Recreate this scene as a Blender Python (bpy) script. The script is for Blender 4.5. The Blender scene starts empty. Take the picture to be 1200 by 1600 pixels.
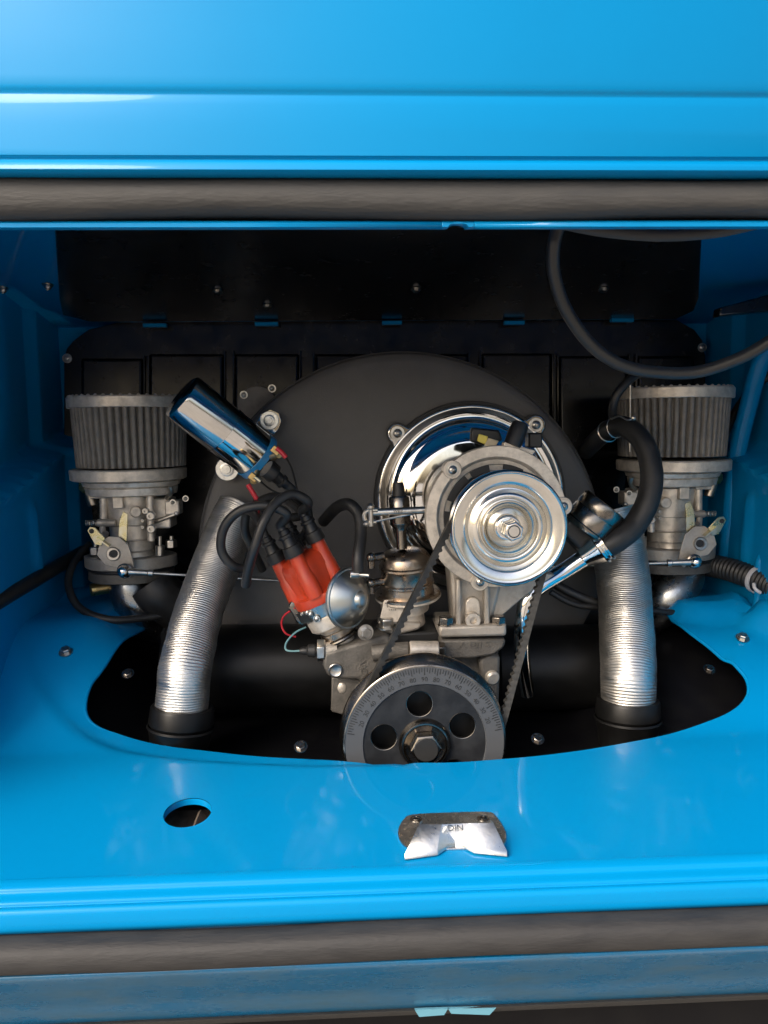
import bpy, math, random
from mathutils import Vector, Matrix, geometry, noise
random.seed(7)
R = math.radians
scene = bpy.context.scene
col = scene.collection
V = Vector

# ------------------------------------------------------------------ camera
F = 1200.0                      # focal length in pixels of the 1200x1600 photograph
cam_d = bpy.data.cameras.new('camera')
cam = bpy.data.objects.new('camera', cam_d)
col.objects.link(cam)
cam_d.sensor_fit = 'VERTICAL'; cam_d.sensor_height = 32; cam_d.lens = 24
cam_d.clip_start = 0.01; cam_d.clip_end = 500
CAMR = Matrix.Rotation(R(-2.4), 3, 'Z') @ Matrix.Rotation(R(90 - 6.2), 3, 'X') @ Matrix.Rotation(R(-0.7), 3, 'Z')
cam.rotation_euler = CAMR.to_euler()
cam_d.dof.use_dof = False
scene.camera = cam

# ------------------------------------------------------------------ world, sun, exposure
SUN_EL, SUN_ROT = 39, 227
w = bpy.data.worlds.new('World'); scene.world = w; w.use_nodes = True
nt = w.node_tree; nt.nodes.clear()
sky = nt.nodes.new('ShaderNodeTexSky'); sky.sky_type = 'NISHITA'; sky.sun_disc = False
sky.sun_elevation = R(SUN_EL); sky.sun_rotation = R(SUN_ROT); sky.air_density = 1.0; sky.dust_density = 6.0; sky.ozone_density = 1.0
bg = nt.nodes.new('ShaderNodeBackground'); bg.inputs['Strength'].default_value = 0.15
wo = nt.nodes.new('ShaderNodeOutputWorld')
nt.links.new(sky.outputs[0], bg.inputs['Color']); nt.links.new(bg.outputs[0], wo.inputs['Surface'])
sd = V((math.sin(R(SUN_ROT)) * math.cos(R(SUN_EL)), math.cos(R(SUN_ROT)) * math.cos(R(SUN_EL)), math.sin(R(SUN_EL))))
sl = bpy.data.lights.new('sun', 'SUN'); sl.energy = 1.5; sl.angle = R(26); sl.color = (1.0, .92, .82)
so = bpy.data.objects.new('sun', sl); col.objects.link(so)
so.rotation_euler = (-sd).to_track_quat('-Z', 'Y').to_euler()
scene.view_settings.view_transform = 'Standard'; scene.view_settings.look = 'None'
scene.view_settings.exposure = 1.12; scene.view_settings.gamma = 1.0

# ------------------------------------------------------------------ pixel rays
def ray(px, py):
    return CAMR @ V(((px - 600) / F, (800 - py) / F, -1))
def P(px, py, Y):
    d = ray(px, py); return d * (Y / d.y)
def Pz(px, py, z):
    d = ray(px, py); return d * (z / d.z)
def YZ(py, Y, px=600):
    p = P(px, py, Y); return (p.y, p.z)
def PP(pts, Y): return [P(a, b, Y) for a, b in pts]
def K(Y): return Y / F

# ------------------------------------------------------------------ materials
def mat(name, c, rough=.5, metal=0.0, coat=0.0, c2=None, c2s=20, lo=.45, hi=.65, bump=0.0, bs=300, rvar=.1, spec=.5, stretch=None, coatr=.05, detail=6, aniso=0):
    m = bpy.data.materials.new(name); m.use_nodes = True
    n = m.node_tree; b = n.nodes['Principled BSDF']
    b.inputs['Base Color'].default_value = (*c, 1); b.inputs['Metallic'].default_value = metal
    b.inputs['Roughness'].default_value = rough; b.inputs['Coat Weight'].default_value = coat
    b.inputs['Coat Roughness'].default_value = coatr; b.inputs['Specular IOR Level'].default_value = spec
    b.inputs['Anisotropic'].default_value = aniso
    tc = n.nodes.new('ShaderNodeTexCoord'); src = tc.outputs['Object']
    if stretch:
        mp = n.nodes.new('ShaderNodeMapping'); mp.inputs['Scale'].default_value = stretch
        n.links.new(src, mp.inputs[0]); src = mp.outputs[0]
    n1 = n.nodes.new('ShaderNodeTexNoise'); n1.inputs['Scale'].default_value = c2s; n1.inputs['Detail'].default_value = detail
    n1.inputs['Roughness'].default_value = .65
    n.links.new(src, n1.inputs['Vector'])
    mr = n.nodes.new('ShaderNodeMapRange'); mr.inputs[1].default_value = lo; mr.inputs[2].default_value = hi
    n.links.new(n1.outputs['Fac'], mr.inputs[0])
    if c2:
        mx = n.nodes.new('ShaderNodeMix'); mx.data_type = 'RGBA'
        mx.inputs[6].default_value = (*c, 1); mx.inputs[7].default_value = (*c2, 1)
        n.links.new(mr.outputs[0], mx.inputs[0]); n.links.new(mx.outputs[2], b.inputs['Base Color'])
    if rvar:
        r2 = n.nodes.new('ShaderNodeMapRange'); r2.inputs[1].default_value = .35; r2.inputs[2].default_value = .7
        r2.inputs[3].default_value = max(0.01, rough - rvar); r2.inputs[4].default_value = min(1, rough + rvar)
        n.links.new(n1.outputs['Fac'], r2.inputs[0]); n.links.new(r2.outputs[0], b.inputs['Roughness'])
    if bump:
        n2 = n.nodes.new('ShaderNodeTexNoise'); n2.inputs['Scale'].default_value = bs; n2.inputs['Detail'].default_value = 4
        n.links.new(src, n2.inputs['Vector'])
        bp = n.nodes.new('ShaderNodeBump'); bp.inputs['Strength'].default_value = bump; bp.inputs['Distance'].default_value = .001
        n.links.new(n2.outputs['Fac'], bp.inputs['Height']); n.links.new(bp.outputs[0], b.inputs['Normal'])
    return m

BLUE = mat('blue_paint', (.0, .178, .405), .5, coat=.26, rvar=.03, bump=.05, bs=9, coatr=.06, c2=(.0, .172, .393), c2s=6, spec=.05)
BLUEBAY = BLUE
BLUEDIRTSHADE = mat('dusty_shaded_blue_paint', (.0, .12, .27), .34, coat=.4, c2=(.03, .09, .13), c2s=22, lo=.40, hi=.80, rvar=.2, coatr=.2, stretch=(.6, 1, 1.6))  # road dust, over a darker blue that paints in shade under the overhang
BLACKP = mat('black_gloss_paint', (.009, .009, .0095), .24, coat=.7, rvar=.06, bump=.1, bs=12, coatr=.2, c2=(.005, .005, .006), c2s=30)
TIN = mat('black_engine_tin', (.003, .003, .004), .4, rvar=.08, c2=(.004, .004, .0045), c2s=25, spec=.2)
SHROUD = mat('satin_black_powder_coat', (.075, .070, .066), .42, rvar=.05, bump=.25, bs=900, c2=(.088, .082, .077), c2s=12, spec=.5)
SHEDGE = mat('black_shroud_edge', (.008, .008, .008), .5)
RUBBER = mat('dusty_black_rubber', (.03, .03, .03), .68, rvar=.12, c2=(.06, .058, .055), c2s=90, lo=.25, hi=.9, bump=.5, bs=500, spec=.35, stretch=(.25, 1, 1), detail=9)
RUBDARK = mat('dark_grey_rubber', (.018, .018, .019), .66, rvar=.1, c2=(.036, .035, .034), c2s=90, lo=.35, hi=.95, bump=.5, bs=500, spec=.35, stretch=(.25, 1, 1), detail=9)
HOSE = mat('black_rubber_hose', (.011, .011, .011), .5, rvar=.1, c2=(.02, .019, .018), c2s=40, bump=.2, bs=600)
CABLE = mat('dull_black_cable', (.018, .018, .018), .42, rvar=.1, c2=(.026, .025, .023), c2s=60, bump=.1, bs=800)
HOSED = mat('deep_black_rubber', (.004, .004, .004), .42, rvar=.06, c2=(.006, .006, .006), c2s=40, spec=.25)
BLKPL = mat('black_plastic', (.012, .012, .012), .4, rvar=.1)
CHROME = mat('polished_chrome', (.78, .77, .75), .07, metal=1, rvar=.04, c2=(.66, .65, .62), c2s=25)
PULCH = mat('plated_pulley_steel', (.72, .70, .65), .19, metal=1, rvar=.06, c2=(.62, .60, .55), c2s=30)
CAST = mat('cast_aluminium', (.40, .36, .31), .48, metal=.5, rvar=.1, c2=(.30, .27, .23), c2s=40, bump=.45, bs=700)
CASTL = mat('light_cast_aluminium', (.66, .59, .50), .42, metal=.5, rvar=.1, c2=(.36, .32, .27), c2s=60, lo=.42, hi=.72, bump=.3, bs=700)
CASED = mat('grey_magnesium_case', (.12, .11, .096), .6, metal=.4, rvar=.1, c2=(.07, .065, .058), c2s=35, bump=.7, bs=500)
STEEL = mat('zinc_steel', (.56, .54, .50), .32, metal=1, rvar=.05, c2=(.38, .36, .33), c2s=80)
DKSTEEL = mat('dark_nickel_steel', (.24, .215, .185), .26, metal=1, rvar=.05, c2=(.12, .11, .10), c2s=60)
BRONZE = mat('tarnished_fuel_pump_metal', (.34, .27, .21), .33, metal=1, rvar=.1, c2=(.42, .38, .32), c2s=50)
GOLD = mat('yellow_passivated_zinc', (.55, .50, .28), .3, metal=1, rvar=.1, c2=(.62, .60, .50), c2s=60)
BRASS = mat('old_brass', (.50, .36, .15), .35, metal=1, rvar=.1, c2=(.35, .25, .12), c2s=90)
RED = mat('red_distributor_plastic', (.46, .045, .014), .36, rvar=.08, c2=(.38, .045, .02), c2s=45, bump=.12, bs=300)
REDW = mat('red_wire_insulation', (.45, .02, .03), .4)
TEALW = mat('teal_wire_insulation', (.12, .25, .27), .4)
CREAM = mat('cream_sleeve', (.62, .52, .36), .5)
YEL = mat('yellow_spade_connector', (.75, .62, .12), .45)
PAPER = mat('oiled_filter_gauze', (.21, .19, .165), .6, metal=.2, rvar=.1, c2=(.15, .137, .12), c2s=70, lo=.4, hi=.7, bump=.7, bs=1200)
FOIL = mat('aluminium_foil_duct', (.60, .58, .54), .46, metal=1, rvar=.12, c2=(.44, .42, .39), c2s=40, bump=.18, bs=260, stretch=(.5, .5, 2.5))
BLUEBAND = mat('blue_coil_band', (.02, .21, .45), .35, coat=.4)
PULFACE = mat('dark_anodised_pulley', (.012, .013, .015), .45, metal=.0, spec=.2, rvar=.06, c2=(.022, .024, .027), c2s=35)
SCALE = mat('grey_timing_scale', (.06, .064, .07), .42, metal=.0, spec=.3, rvar=.06)
INKSHADE = mat('black_ink_and_hole_shade', (.01, .01, .01), .6)  # printed marks, and the painted dark of slots, bores and recesses
BELT = mat('black_belt_rubber', (.014, .014, .013), .6, rvar=.08, c2=(.03, .028, .025), c2s=120)
WHITEPL = mat('pale_grey_plastic', (.42, .42, .44), .5)
LATCH = mat('worn_zinc_plate', (.66, .65, .61), .33, metal=1, rvar=.08, c2=(.48, .46, .43), c2s=90, lo=.55, hi=.75, bump=.12, bs=300)
LATCHD = mat('dark_worn_zinc_plate', (.52, .53, .52), .3, metal=1, rvar=.12, c2=(.30, .30, .30), c2s=90)
CONC = mat('pale_concrete', (.27, .245, .21), .85, c2=(.20, .185, .16), c2s=3)

# ------------------------------------------------------------------ mesh builder
def frame(ax, ref=None):
    ax = V(ax).normalized()
    r = V(ref) if ref else (V((0, 0, 1)) if abs(ax.z) < .9 else V((1, 0, 0)))
    u = r - ax * r.dot(ax); u.normalize(); v = ax.cross(u)
    return ax, u, v

def catmull(pts, n=8, closed=False):
    pts = [V(p) for p in pts]; out = []
    N = len(pts)
    if N < 3: 
        return [pts[0].lerp(pts[1], i / n) for i in range(n + 1)]
    rng = range(N if closed else N - 1)
    for i in rng:
        if closed: p0, p1, p2, p3 = pts[i - 1], pts[i], pts[(i + 1) % N], pts[(i + 2) % N]
        else: p0, p1, p2, p3 = pts[max(0, i - 1)], pts[i], pts[i + 1], pts[min(N - 1, i + 2)]
        for k in range(n):
            t = k / n
            out.append(.5 * ((2 * p1) + (p2 - p0) * t + (2 * p0 - 5 * p1 + 4 * p2 - p3) * t * t + (3 * p1 - p0 - 3 * p2 + p3) * t ** 3))
    if not closed: out.append(pts[-1])
    return out

class MB:
    def __init__(s): s.v = []; s.f = []
    def lathe(s, c, ax, prof, n=48, ref=None, mod=None):
        """prof: (height along axis, radius); mod(angle, i) multiplies the radius"""
        c = V(c); ax, u, v = frame(ax, ref); rings = []
        for i, (h, r) in enumerate(prof):
            if r < 1e-7:
                rings.append([len(s.v)]); s.v.append(c + ax * h)
            else:
                b = len(s.v)
                for k in range(n):
                    a = 2 * math.pi * k / n; rr = r * (mod(a, i) if mod else 1)
                    s.v.append(c + ax * h + (u * math.cos(a) + v * math.sin(a)) * rr)
                rings.append(list(range(b, b + n)))
        for A, B in zip(rings, rings[1:]):
            if len(A) == 1 and len(B) == 1: continue
            for k in range(n):
                j = (k + 1) % n
                if len(A) == 1: s.f.append((A[0], B[k], B[j]))
                elif len(B) == 1: s.f.append((A[k], B[0], A[j]))
                else: s.f.append((A[k], B[k], B[j], A[j]))
        return s
    def cyl(s, a, b, r, n=24, r2=None, ch=0.0):
        a = V(a); b = V(b); L = (b - a).length; r2 = r if r2 is None else r2
        if ch: pr = [(0, 0), (0, r - ch), (ch, r), (L - ch, r2), (L, r2 - ch), (L, 0)]
        else: pr = [(0, 0), (0, r), (L, r2), (L, 0)]
        return s.lathe(a, b - a, pr, n)
    def hexn(s, c, ax, r, h, ref=None, ch=.12):
        return s.lathe(c, ax, [(0, 0), (0, r), (h * (1 - ch), r), (h, r * .86), (h, 0)], 6, ref)
    def tube(s, pts, r, n=16, sm=8, rmod=None, closed=False, caps=True, flat=1.0):
        pts = catmull(pts, sm, closed) if sm else [V(p) for p in pts]
        N = len(pts); T = []
        for i in range(N):
            a = pts[i - 1] if (i or closed) else pts[0]; b = pts[(i + 1) % N] if (i < N - 1 or closed) else pts[-1]
            T.append((b - a).normalized())
        ax, u, vv = frame(T[0]); base = len(s.v)
        L = 0
        for i in range(N):
            t = T[i]; u = (u - t * u.dot(t)).normalized(); v = t.cross(u)
            if i: L += (pts[i] - pts[i - 1]).length
            q = i / (N - 1); rr = r(q) if callable(r) else r
            if rmod: rr = rr * rmod(L, q) if rmod.__code__.co_argcount == 2 else rr
            for k in range(n):
                a = 2 * math.pi * k / n
                s.v.append(pts[i] + (u * math.cos(a) * flat + v * math.sin(a)) * rr)
        M = N if closed else N - 1
        for i in range(M):
            for k in range(n):
                j = (k + 1) % n; A = base + i * n; B = base + ((i + 1) % N) * n
                s.f.append((A + k, A + j, B + j, B + k))
        if caps and not closed:
            s.f.append(tuple(base + k for k in reversed(range(n)))); s.f.append(tuple(base + (N - 1) * n + k for k in range(n)))
        return s
    def prism(s, poly, vec, holes=()):
        vec = V(vec); loops = [[V(p) for p in poly]] + [[V(p) for p in h] for h in holes]
        flat = [p for l in loops for p in l]; n = len(flat); b = len(s.v)
        s.v += flat; s.v += [p + vec for p in flat]
        if len(loops) == 1:
            s.f.append(tuple(b + i for i in range(n))); s.f.append(tuple(b + n + i for i in reversed(range(n))))
        else:
            for t in geometry.tessellate_polygon(loops):
                s.f.append((b + t[0], b + t[1], b + t[2])); s.f.append((b + n + t[2], b + n + t[1], b + n + t[0]))
        o = 0
        for l in loops:
            m = len(l)
            for i in range(m):
                j = (i + 1) % m; s.f.append((b + o + i, b + o + j, b + n + o + j, b + n + o + i))
            o += m
        return s
    def box(s, c, sx, sy, sz, M=None):
        c = V(c); M = M or Matrix.Identity(3); b = len(s.v)
        for x in (-.5, .5):
            for y in (-.5, .5):
                for z in (-.5, .5): s.v.append(c + M @ V((x * sx, y * sy, z * sz)))
        for f in ((0, 1, 3, 2), (4, 6, 7, 5), (0, 4, 5, 1), (2, 3, 7, 6), (0, 2, 6, 4), (1, 5, 7, 3)): s.f.append(tuple(b + i for i in f))
        return s
    def pbox(s, x0, y0, x1, y1, Y, d):
        """box whose front face spans pixels (x0,y0)-(x1,y1) at depth Y, d metres deep"""
        c0 = P(x0, y1, Y); c1 = P(x1, y0, Y)
        return s.box(((c0.x + c1.x) / 2, Y + d / 2, (c0.z + c1.z) / 2), c1.x - c0.x, d, c1.z - c0.z)
    def ball(s, c, r, n=14, sx=(1, 1, 1)):
        c = V(c); m = n // 2; b0 = len(s.v)
        s.lathe((0, 0, 0), (0, 0, 1), [(-r * math.cos(math.pi * i / m), r * math.sin(math.pi * i / m) if 0 < i < m else 0) for i in range(m + 1)], n)
        for i in range(b0, len(s.v)):
            p = s.v[i]; s.v[i] = c + V((p.x * sx[0], p.y * sx[1], p.z * sx[2]))
        return s
    def sheet(s, prof, x0, x1, nx=2, fn=None):
        """prof (y,z) extruded along x; fn(x,i) returns an offset vector"""
        b = len(s.v); m = len(prof)
        for i in range(nx):
            x = x0 + (x1 - x0) * i / (nx - 1)
            for j, (y, z) in enumerate(prof):
                p = V((x, y, z))
                if fn: p = p + V(fn(x, j))
                s.v.append(p)
        for i in range(nx - 1):
            for j in range(m - 1):
                A = b + i * m + j; s.f.append((A, A + 1, A + m + 1, A + m))
        return s

ORG = {}
def build(name, mb, m, parent=None, bevel=0, sharp=32, solid=0, segs=2, label=None, kind=None, normals=True):
    me = bpy.data.meshes.new(name)
    vs = mb.v; lo = V((min(p[i] for p in vs) for i in range(3))); hi = V((max(p[i] for p in vs) for i in range(3)))
    c = (lo + hi) / 2
    me.from_pydata([tuple(p - c) for p in vs], [], mb.f); me.validate(); me.update()
    if normals:
        import bmesh
        bm = bmesh.new(); bm.from_mesh(me); bmesh.ops.recalc_face_normals(bm, faces=bm.faces); bm.to_mesh(me); bm.free()
    me.polygons.foreach_set('use_smooth', [True] * len(me.polygons))
    me.set_sharp_from_angle(angle=R(sharp))
    me.materials.append(m)
    o = bpy.data.objects.new(name, me); col.objects.link(o)
    pl = ORG.get(parent.name, V((0, 0, 0))) if parent else V((0, 0, 0))
    o.location = c - pl
    if parent: o.parent = parent
    ORG[o.name] = c
    if solid:
        md = o.modifiers.new('thickness', 'SOLIDIFY'); md.thickness = solid; md.offset = 0
    if bevel:
        md = o.modifiers.new('edges', 'BEVEL'); md.width = bevel; md.segments = segs; md.limit_method = 'ANGLE'; md.angle_limit = R(35); md.harden_normals = False
    if label: o['label'] = label
    if kind: o['kind'] = kind
    return o

def thing(name, label, cat, loc, group=None):
    o = bpy.data.objects.new(name, None); col.objects.link(o); o.location = loc
    o.empty_display_size = .02
    ORG[o.name] = V(loc); o['label'] = label; o['category'] = cat
    if group: o['group'] = group
    return o
def tag(o, label, cat, group=None):
    o['label'] = label; o['category'] = cat
    if group: o['group'] = group
    return o

def text_mb(body, size, c, right, up, depth=.0004, mb=None):
    """flat print / raised lettering: extruded text centred at c"""
    cu = bpy.data.curves.new('lettering', 'FONT'); cu.body = body; cu.size = size; cu.extrude = depth; cu.align_x = 'CENTER'; cu.align_y = 'CENTER'; cu.resolution_u = 2
    ob = bpy.data.objects.new('lettering', cu); col.objects.link(ob)
    dg = bpy.context.evaluated_depsgraph_get(); me = ob.evaluated_get(dg).to_mesh()
    right = V(right).normalized(); up = V(up).normalized(); nrm = right.cross(up)
    mb = mb or MB(); b = len(mb.v)
    for v in me.vertices: mb.v.append(V(c) + right * v.co.x + up * v.co.y + nrm * v.co.z)
    for p in me.polygons: mb.f.append(tuple(b + i for i in p.vertices))
    ob.evaluated_get(dg).to_mesh_clear(); bpy.data.objects.remove(ob); bpy.data.curves.remove(cu)
    return mb

def circ(c, u, v, r, n=24, a0=0):
    c = V(c); return [c + V(u) * r * math.cos(a0 + 2 * math.pi * k / n) + V(v) * r * math.sin(a0 + 2 * math.pi * k / n) for k in range(n)]
FWD = V((0, -1, 0))     # towards the camera side of the car
XA, ZA = V((1, 0, 0)), V((0, 0, 1))

def screw_mb(c, ax, r, h=None, hexhead=False, phillips=False):
    """washer plus domed or hexagonal head"""
    h = h or r * .7; mb = MB()
    mb.lathe(c, ax, [(0, r * 1.5), (r * .18, r * 1.5), (r * .2, 0)], 24)
    if hexhead: mb.hexn(V(c) + V(ax).normalized() * r * .15, ax, r * 1.05, h)
    else:
        mb.lathe(V(c) + V(ax).normalized() * r * .15, ax, [(0, r), (h * .5, r * .95), (h * .85, r * .7), (h, r * .35), (h * .72, r * .22), (h * .7, 0)], 20)
    return mb

# ================================================================== GROUND
g = MB(); g.prism([(-60, -60, -1.05), (60, -60, -1.05), (60, 60, -1.05), (-60, 60, -1.05)], (0, 0, -.05))
o = build('ground', g, CONC); o['kind'] = 'structure'

# ================================================================== CAR BODY
Z0 = P(600, 1191, .72).z
body = thing('car_body', 'bright blue car body around the open engine bay, glossy paint', 'car', (0, .52, Z0))

# upper rear panel: two flat bands, a crease, a rolled bead and the flange the rubber sits on
def yz(lst): return [YZ(a, b) for a, b in lst]
prof = yz([(-900, .56), (-500, .475), (-150, .468), (60, .4690), (120, .4700), (136, .4704), (143, .4711), (148, .4722), (152, .4720), (157, .4715), (166, .4712), (200, .4712), (243, .4720), (247, .4735), (250, .4740),
           (254, .4730), (259, .4714), (265, .4710), (271, .4735), (276, .479), (279, .485), (281, .495), (300, .502), (345, .503)])
mb = MB().sheet(prof, -.8, .8, 3)
build('rear_panel', mb, BLUE, body, sharp=50, normals=False, solid=.0008)
fl0 = yz([(344, .497), (347, .488), (349, .4865), (354, .4865), (356, .488), (357.5, .492), (358, .502), (340, .512), (300, .514)])
notchx = P(716, 352, .4865).x
def notch(x, j):
    d = abs(x - notchx)
    return (0, 0, .0024 * math.sqrt(max(0, 1 - (d / .0062) ** 2)) if (d < .0062 and 3 <= j <= 6) else 0)
mb = MB(); mb.sheet(fl0, -.8, notchx - .01, 8); mb.sheet(fl0, notchx - .01, notchx + .01, 30, notch); mb.sheet(fl0, notchx + .01, .8, 8)
build('opening_flange', mb, BLUE, body, sharp=50, solid=.0008)

# engine bay floor: one sheet with the engine cut-out and the round hole
def sstep(a, b, x):
    t = max(0, min(1, (x - a) / (b - a))); return t * t * (3 - 2 * t)
def floor_z(x, y):
    side = sstep(.20, .36, abs(x - .03))
    z = Z0 + (.108 if x < 0 else .088) * sstep(.755, .93, y) * side + .02 * sstep(.8, 1.0, y) * (1 - side)
    e = math.sqrt(((x - .035) / .455) ** 2 + ((y - .96) / .245) ** 2)
    z -= .0075 * (1 - sstep(.955, 1.0, e)) * (1 if y < .96 else 1)
    # pressed mounds behind the right hand duct
    for (mx, my, ra, rb, hh) in ((.455, .95, .06, .035, .022), (.53, .90, .05, .03, .025)):
        q = ((x - mx) / ra) ** 2 + ((y - my) / rb) ** 2
        z += hh * (1 - sstep(.35, 1.1, q))
    return z
def hit_floor(px, py):
    d = ray(px, py); t0 = .3
    best = None
    t = .45
    while t < 1.4:
        p = d * (t / d.y)
        if p.z < floor_z(p.x, p.y):
            a, b = t - .004, t
            for _ in range(12):
                m = (a + b) / 2; q = d * (m / d.y)
                if q.z < floor_z(q.x, q.y): b = m
                else: a = m
            return d * (b / d.y)
        t += .004
    return d * (1.15 / d.y)
cut_px = [(133, 1108), (150, 1133), (200, 1152), (290, 1170), (400, 1182), (540, 1190), (664, 1192), (790, 1186), (900, 1174), (1000, 1157), (1080, 1137), (1140, 1113), (1167, 1088), (1168, 1062), (1150, 1038), (1112, 1012), (1078, 986), (1052, 968), (1022, 955), (990, 946)]
cut = [hit_floor(*p) for p in cut_px]
cut += [V((.24, 1.12, 0)), V((0, 1.12, 0)), V((-.18, 1.12, 0)), hit_floor(300, 950)]
cut += [hit_floor(*p) for p in [(262, 962), (215, 985), (168, 1030), (140, 1070)]]
cut = [V((p.x, p.y, 0)) for p in cut]
cutS = catmull(cut, 8, True)
hc = Pz(293, 1270, Z0); hr = (Pz(331, 1270, Z0).x - Pz(255, 1270, Z0).x) / 2
holeS = []
for k_ in range(40):
    a = 2 * math.pi * k_ / 40; ex, ey = 39 * math.cos(a), 22 * math.sin(a)
    q = Pz(293 + ex * .96 + ey * .28, 1270 + ey * .96 - ex * .24, Z0); holeS.append(V((q.x, q.y, 0)))
def inside(p, poly):
    c = False; n = len(poly)
    for i in range(n):
        a, b = poly[i], poly[i - 1]
        if (a.y > p[1]) != (b.y > p[1]) and p[0] < (b.x - a.x) * (p[1] - a.y) / (b.y - a.y) + a.x: c = not c
    return c
FX0, FX1, FY0, FY1 = -.62, .72, Pz(600, 1366, Z0).y + .01, 1.16
pts2 = []; edges = []
def addloop(l):
    b = len(pts2); pts2.extend([(p.x, p.y) for p in l]); edges.extend([(b + i, b + (i + 1) % len(l)) for i in range(len(l))])
addloop(cutS); addloop(holeS); NB = len(pts2)
NX, NY = 110, 70
for i in range(NX + 1):
    for j in range(NY + 1):
        x = FX0 + (FX1 - FX0) * i / NX; y = FY0 + (FY1 - FY0) * j / NY
        if inside((x, y), cutS) or inside((x, y), holeS): continue
        if 0 < i < NX and 0 < j < NY and min((x - q[0]) ** 2 + (y - q[1]) ** 2 for q in pts2[:NB]) < .004 ** 2: continue
        pts2.append((x, y))
res = geometry.delaunay_2d_cdt([V(p) for p in pts2], edges, [], 0, 1e-6)
vv, ff = res[0], res[2]
mb = MB(); mb.v = [V((p.x, p.y, floor_z(p.x, p.y))) for p in vv]
for f in ff:
    cx = sum(vv[i].x for i in f) / len(f); cy = sum(vv[i].y for i in f) / len(f)
    if inside((cx, cy), cutS) or inside((cx, cy), holeS): continue
    mb.f.append(tuple(f))
build('bay_floor', mb, BLUEBAY, body, sharp=70)
# rolled edge around the cut-out, and the flange of the round hole
lp = [V((p.x, p.y, floor_z(p.x, p.y) - .0022)) for p in cutS]
build('cutout_edge', MB().tube(lp, .0022, 8, 0, closed=True), BLUEBAY, body)
hb = MB(); b0 = len(hb.v)
for p in holeS:
    for dz, sc in ((-.0006, 1), (-.003, .99), (-.006, .99)): hb.v.append(V((hc.x + (p.x - hc.x) * sc, hc.y + (p.y - hc.y) * sc, Z0 + dz)))
for i in range(40):
    j = (i + 1) % 40
    for k in range(2): hb.f.append((i * 3 + k, i * 3 + k + 1, j * 3 + k + 1, j * 3 + k))
build('access_hole_flange', hb, BLUEBAY, body)
tl = MB(); c = V((hc.x, hc.y, Z0 - .045)); tl.box(c + V((-.005, .01, 0)), .10, .10, .003, Matrix.Rotation(R(20), 3, 'X'))
tl.box(c + V((.02, .0, .012)), .05, .06, .003, Matrix.Rotation(R(50), 3, 'Y'))
build('inner_brace', tl, mat('brown_primer', (.10, .075, .055), .6, c2=(.05, .04, .03), c2s=60), body)

# sill: rolled lip below the floor
ye = Pz(600, 1366, Z0).y
prof = [(ye + .010, Z0), (ye + .008, Z0), (ye + .005, Z0 - .0004), (ye + .001, Z0 - .0018), (ye - .0012, Z0 - .0045)] + yz([(1389, .5225), (1396, .5210), (1400, .5180), (1406, .5160), (1414, .5152), (1427, .5148), (1434, .5158), (1438, .521), (1444, .53)])
prof = [(p.x, p.y) for p in catmull([V((a, b, 0)) for a, b in prof], 5)]
prof = [(y, z) for y, z in prof]
build('sill_lip', MB().sheet(prof, -.8, .8, 5), BLUE, body, sharp=60, normals=False, solid=.0008)
# lower apron
prof = yz([(1488, .530), (1496, .514), (1501, .508), (1506, .507), (1513, .511), (1528, .523), (1548, .540), (1566, .553), (1580, .565)])
prof = [(p.x, p.y) for p in catmull([V((a, b, 0)) for a, b in prof], 5)]
build('lower_apron', MB().sheet(prof, -.8, .8, 5), BLUEDIRTSHADE, body, sharp=60, normals=False, solid=.0008)
prof = yz([(1574, .575), (1577, .561), (1581, .557), (1585, .561), (1588, .58)])
build('apron_rubber_edge', MB().sheet(prof, -.8, .8, 5), RUBBER, body, sharp=60)
prof = yz([(1560, .60), (1600, .60), (1800, .60), (2300, .64)])
build('dark_apron_backing', MB().sheet(prof, -.8, .8, 5), TIN, body)  # added dark sheet for the dark background below the apron
mb = MB().prism(PP([(648, 1578), (700, 1576), (694, 1586), (655, 1589)], .556), (0, .002, 0)).prism(PP([(700, 1576), (775, 1575), (765, 1586), (705, 1584)], .557), (0, .002, 0))
build('apron_tab', mb, mat('pale_blue_plate', (.10, .26, .34), .4), body)

# side walls x = f(y, z)
def wall(s, x0):
    mb = MB(); ny, nz = 90, 90
    for i in range(ny + 1):
        y = .50 + .68 * i / ny
        for j in range(nz + 1):
            z = -.34 + .58 * j / nz
            zc = -.078 + (y - .85) * .23
            up = sstep(zc - .004, zc + .012, z)
            x = x0 - .045 * up
            # hollow pressed in the upper half, with a rounded back end
            x -= .035 * up * sstep(zc, zc + .05, z) * (1 - sstep(.92, 1.02, y + .35 * max(0, .05 - z)))
            # vertical bead low down
            x += .007 * math.exp(-((y - .955 + .10 * (z + .1)) / .008) ** 2) * sstep(-.20, -.17, z) * (1 - sstep(-.10, -.08, z))
            # flange towards the firewall
            x += .012 * sstep(1.075, 1.083, y)
            x += .004 * math.exp(-((z - zc) / .006) ** 2)
            x -= .12 * (1 - sstep(.56, .76, y))
            mb.v.append(V((x if s < 0 else -x, y, z)))
    for i in range(ny):
        for j in range(nz):
            a = i * (nz + 1) + j; mb.f.append((a, a + 1, a + nz + 2, a + nz + 1))
    return mb
build('side_wall', wall(-1, -.392), BLUEBAY, body, sharp=60, label='blue left inner wall of the bay')
build('side_wall', wall(1, -.508), BLUEBAY, body, sharp=60, label='blue right inner wall of the bay')
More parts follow.
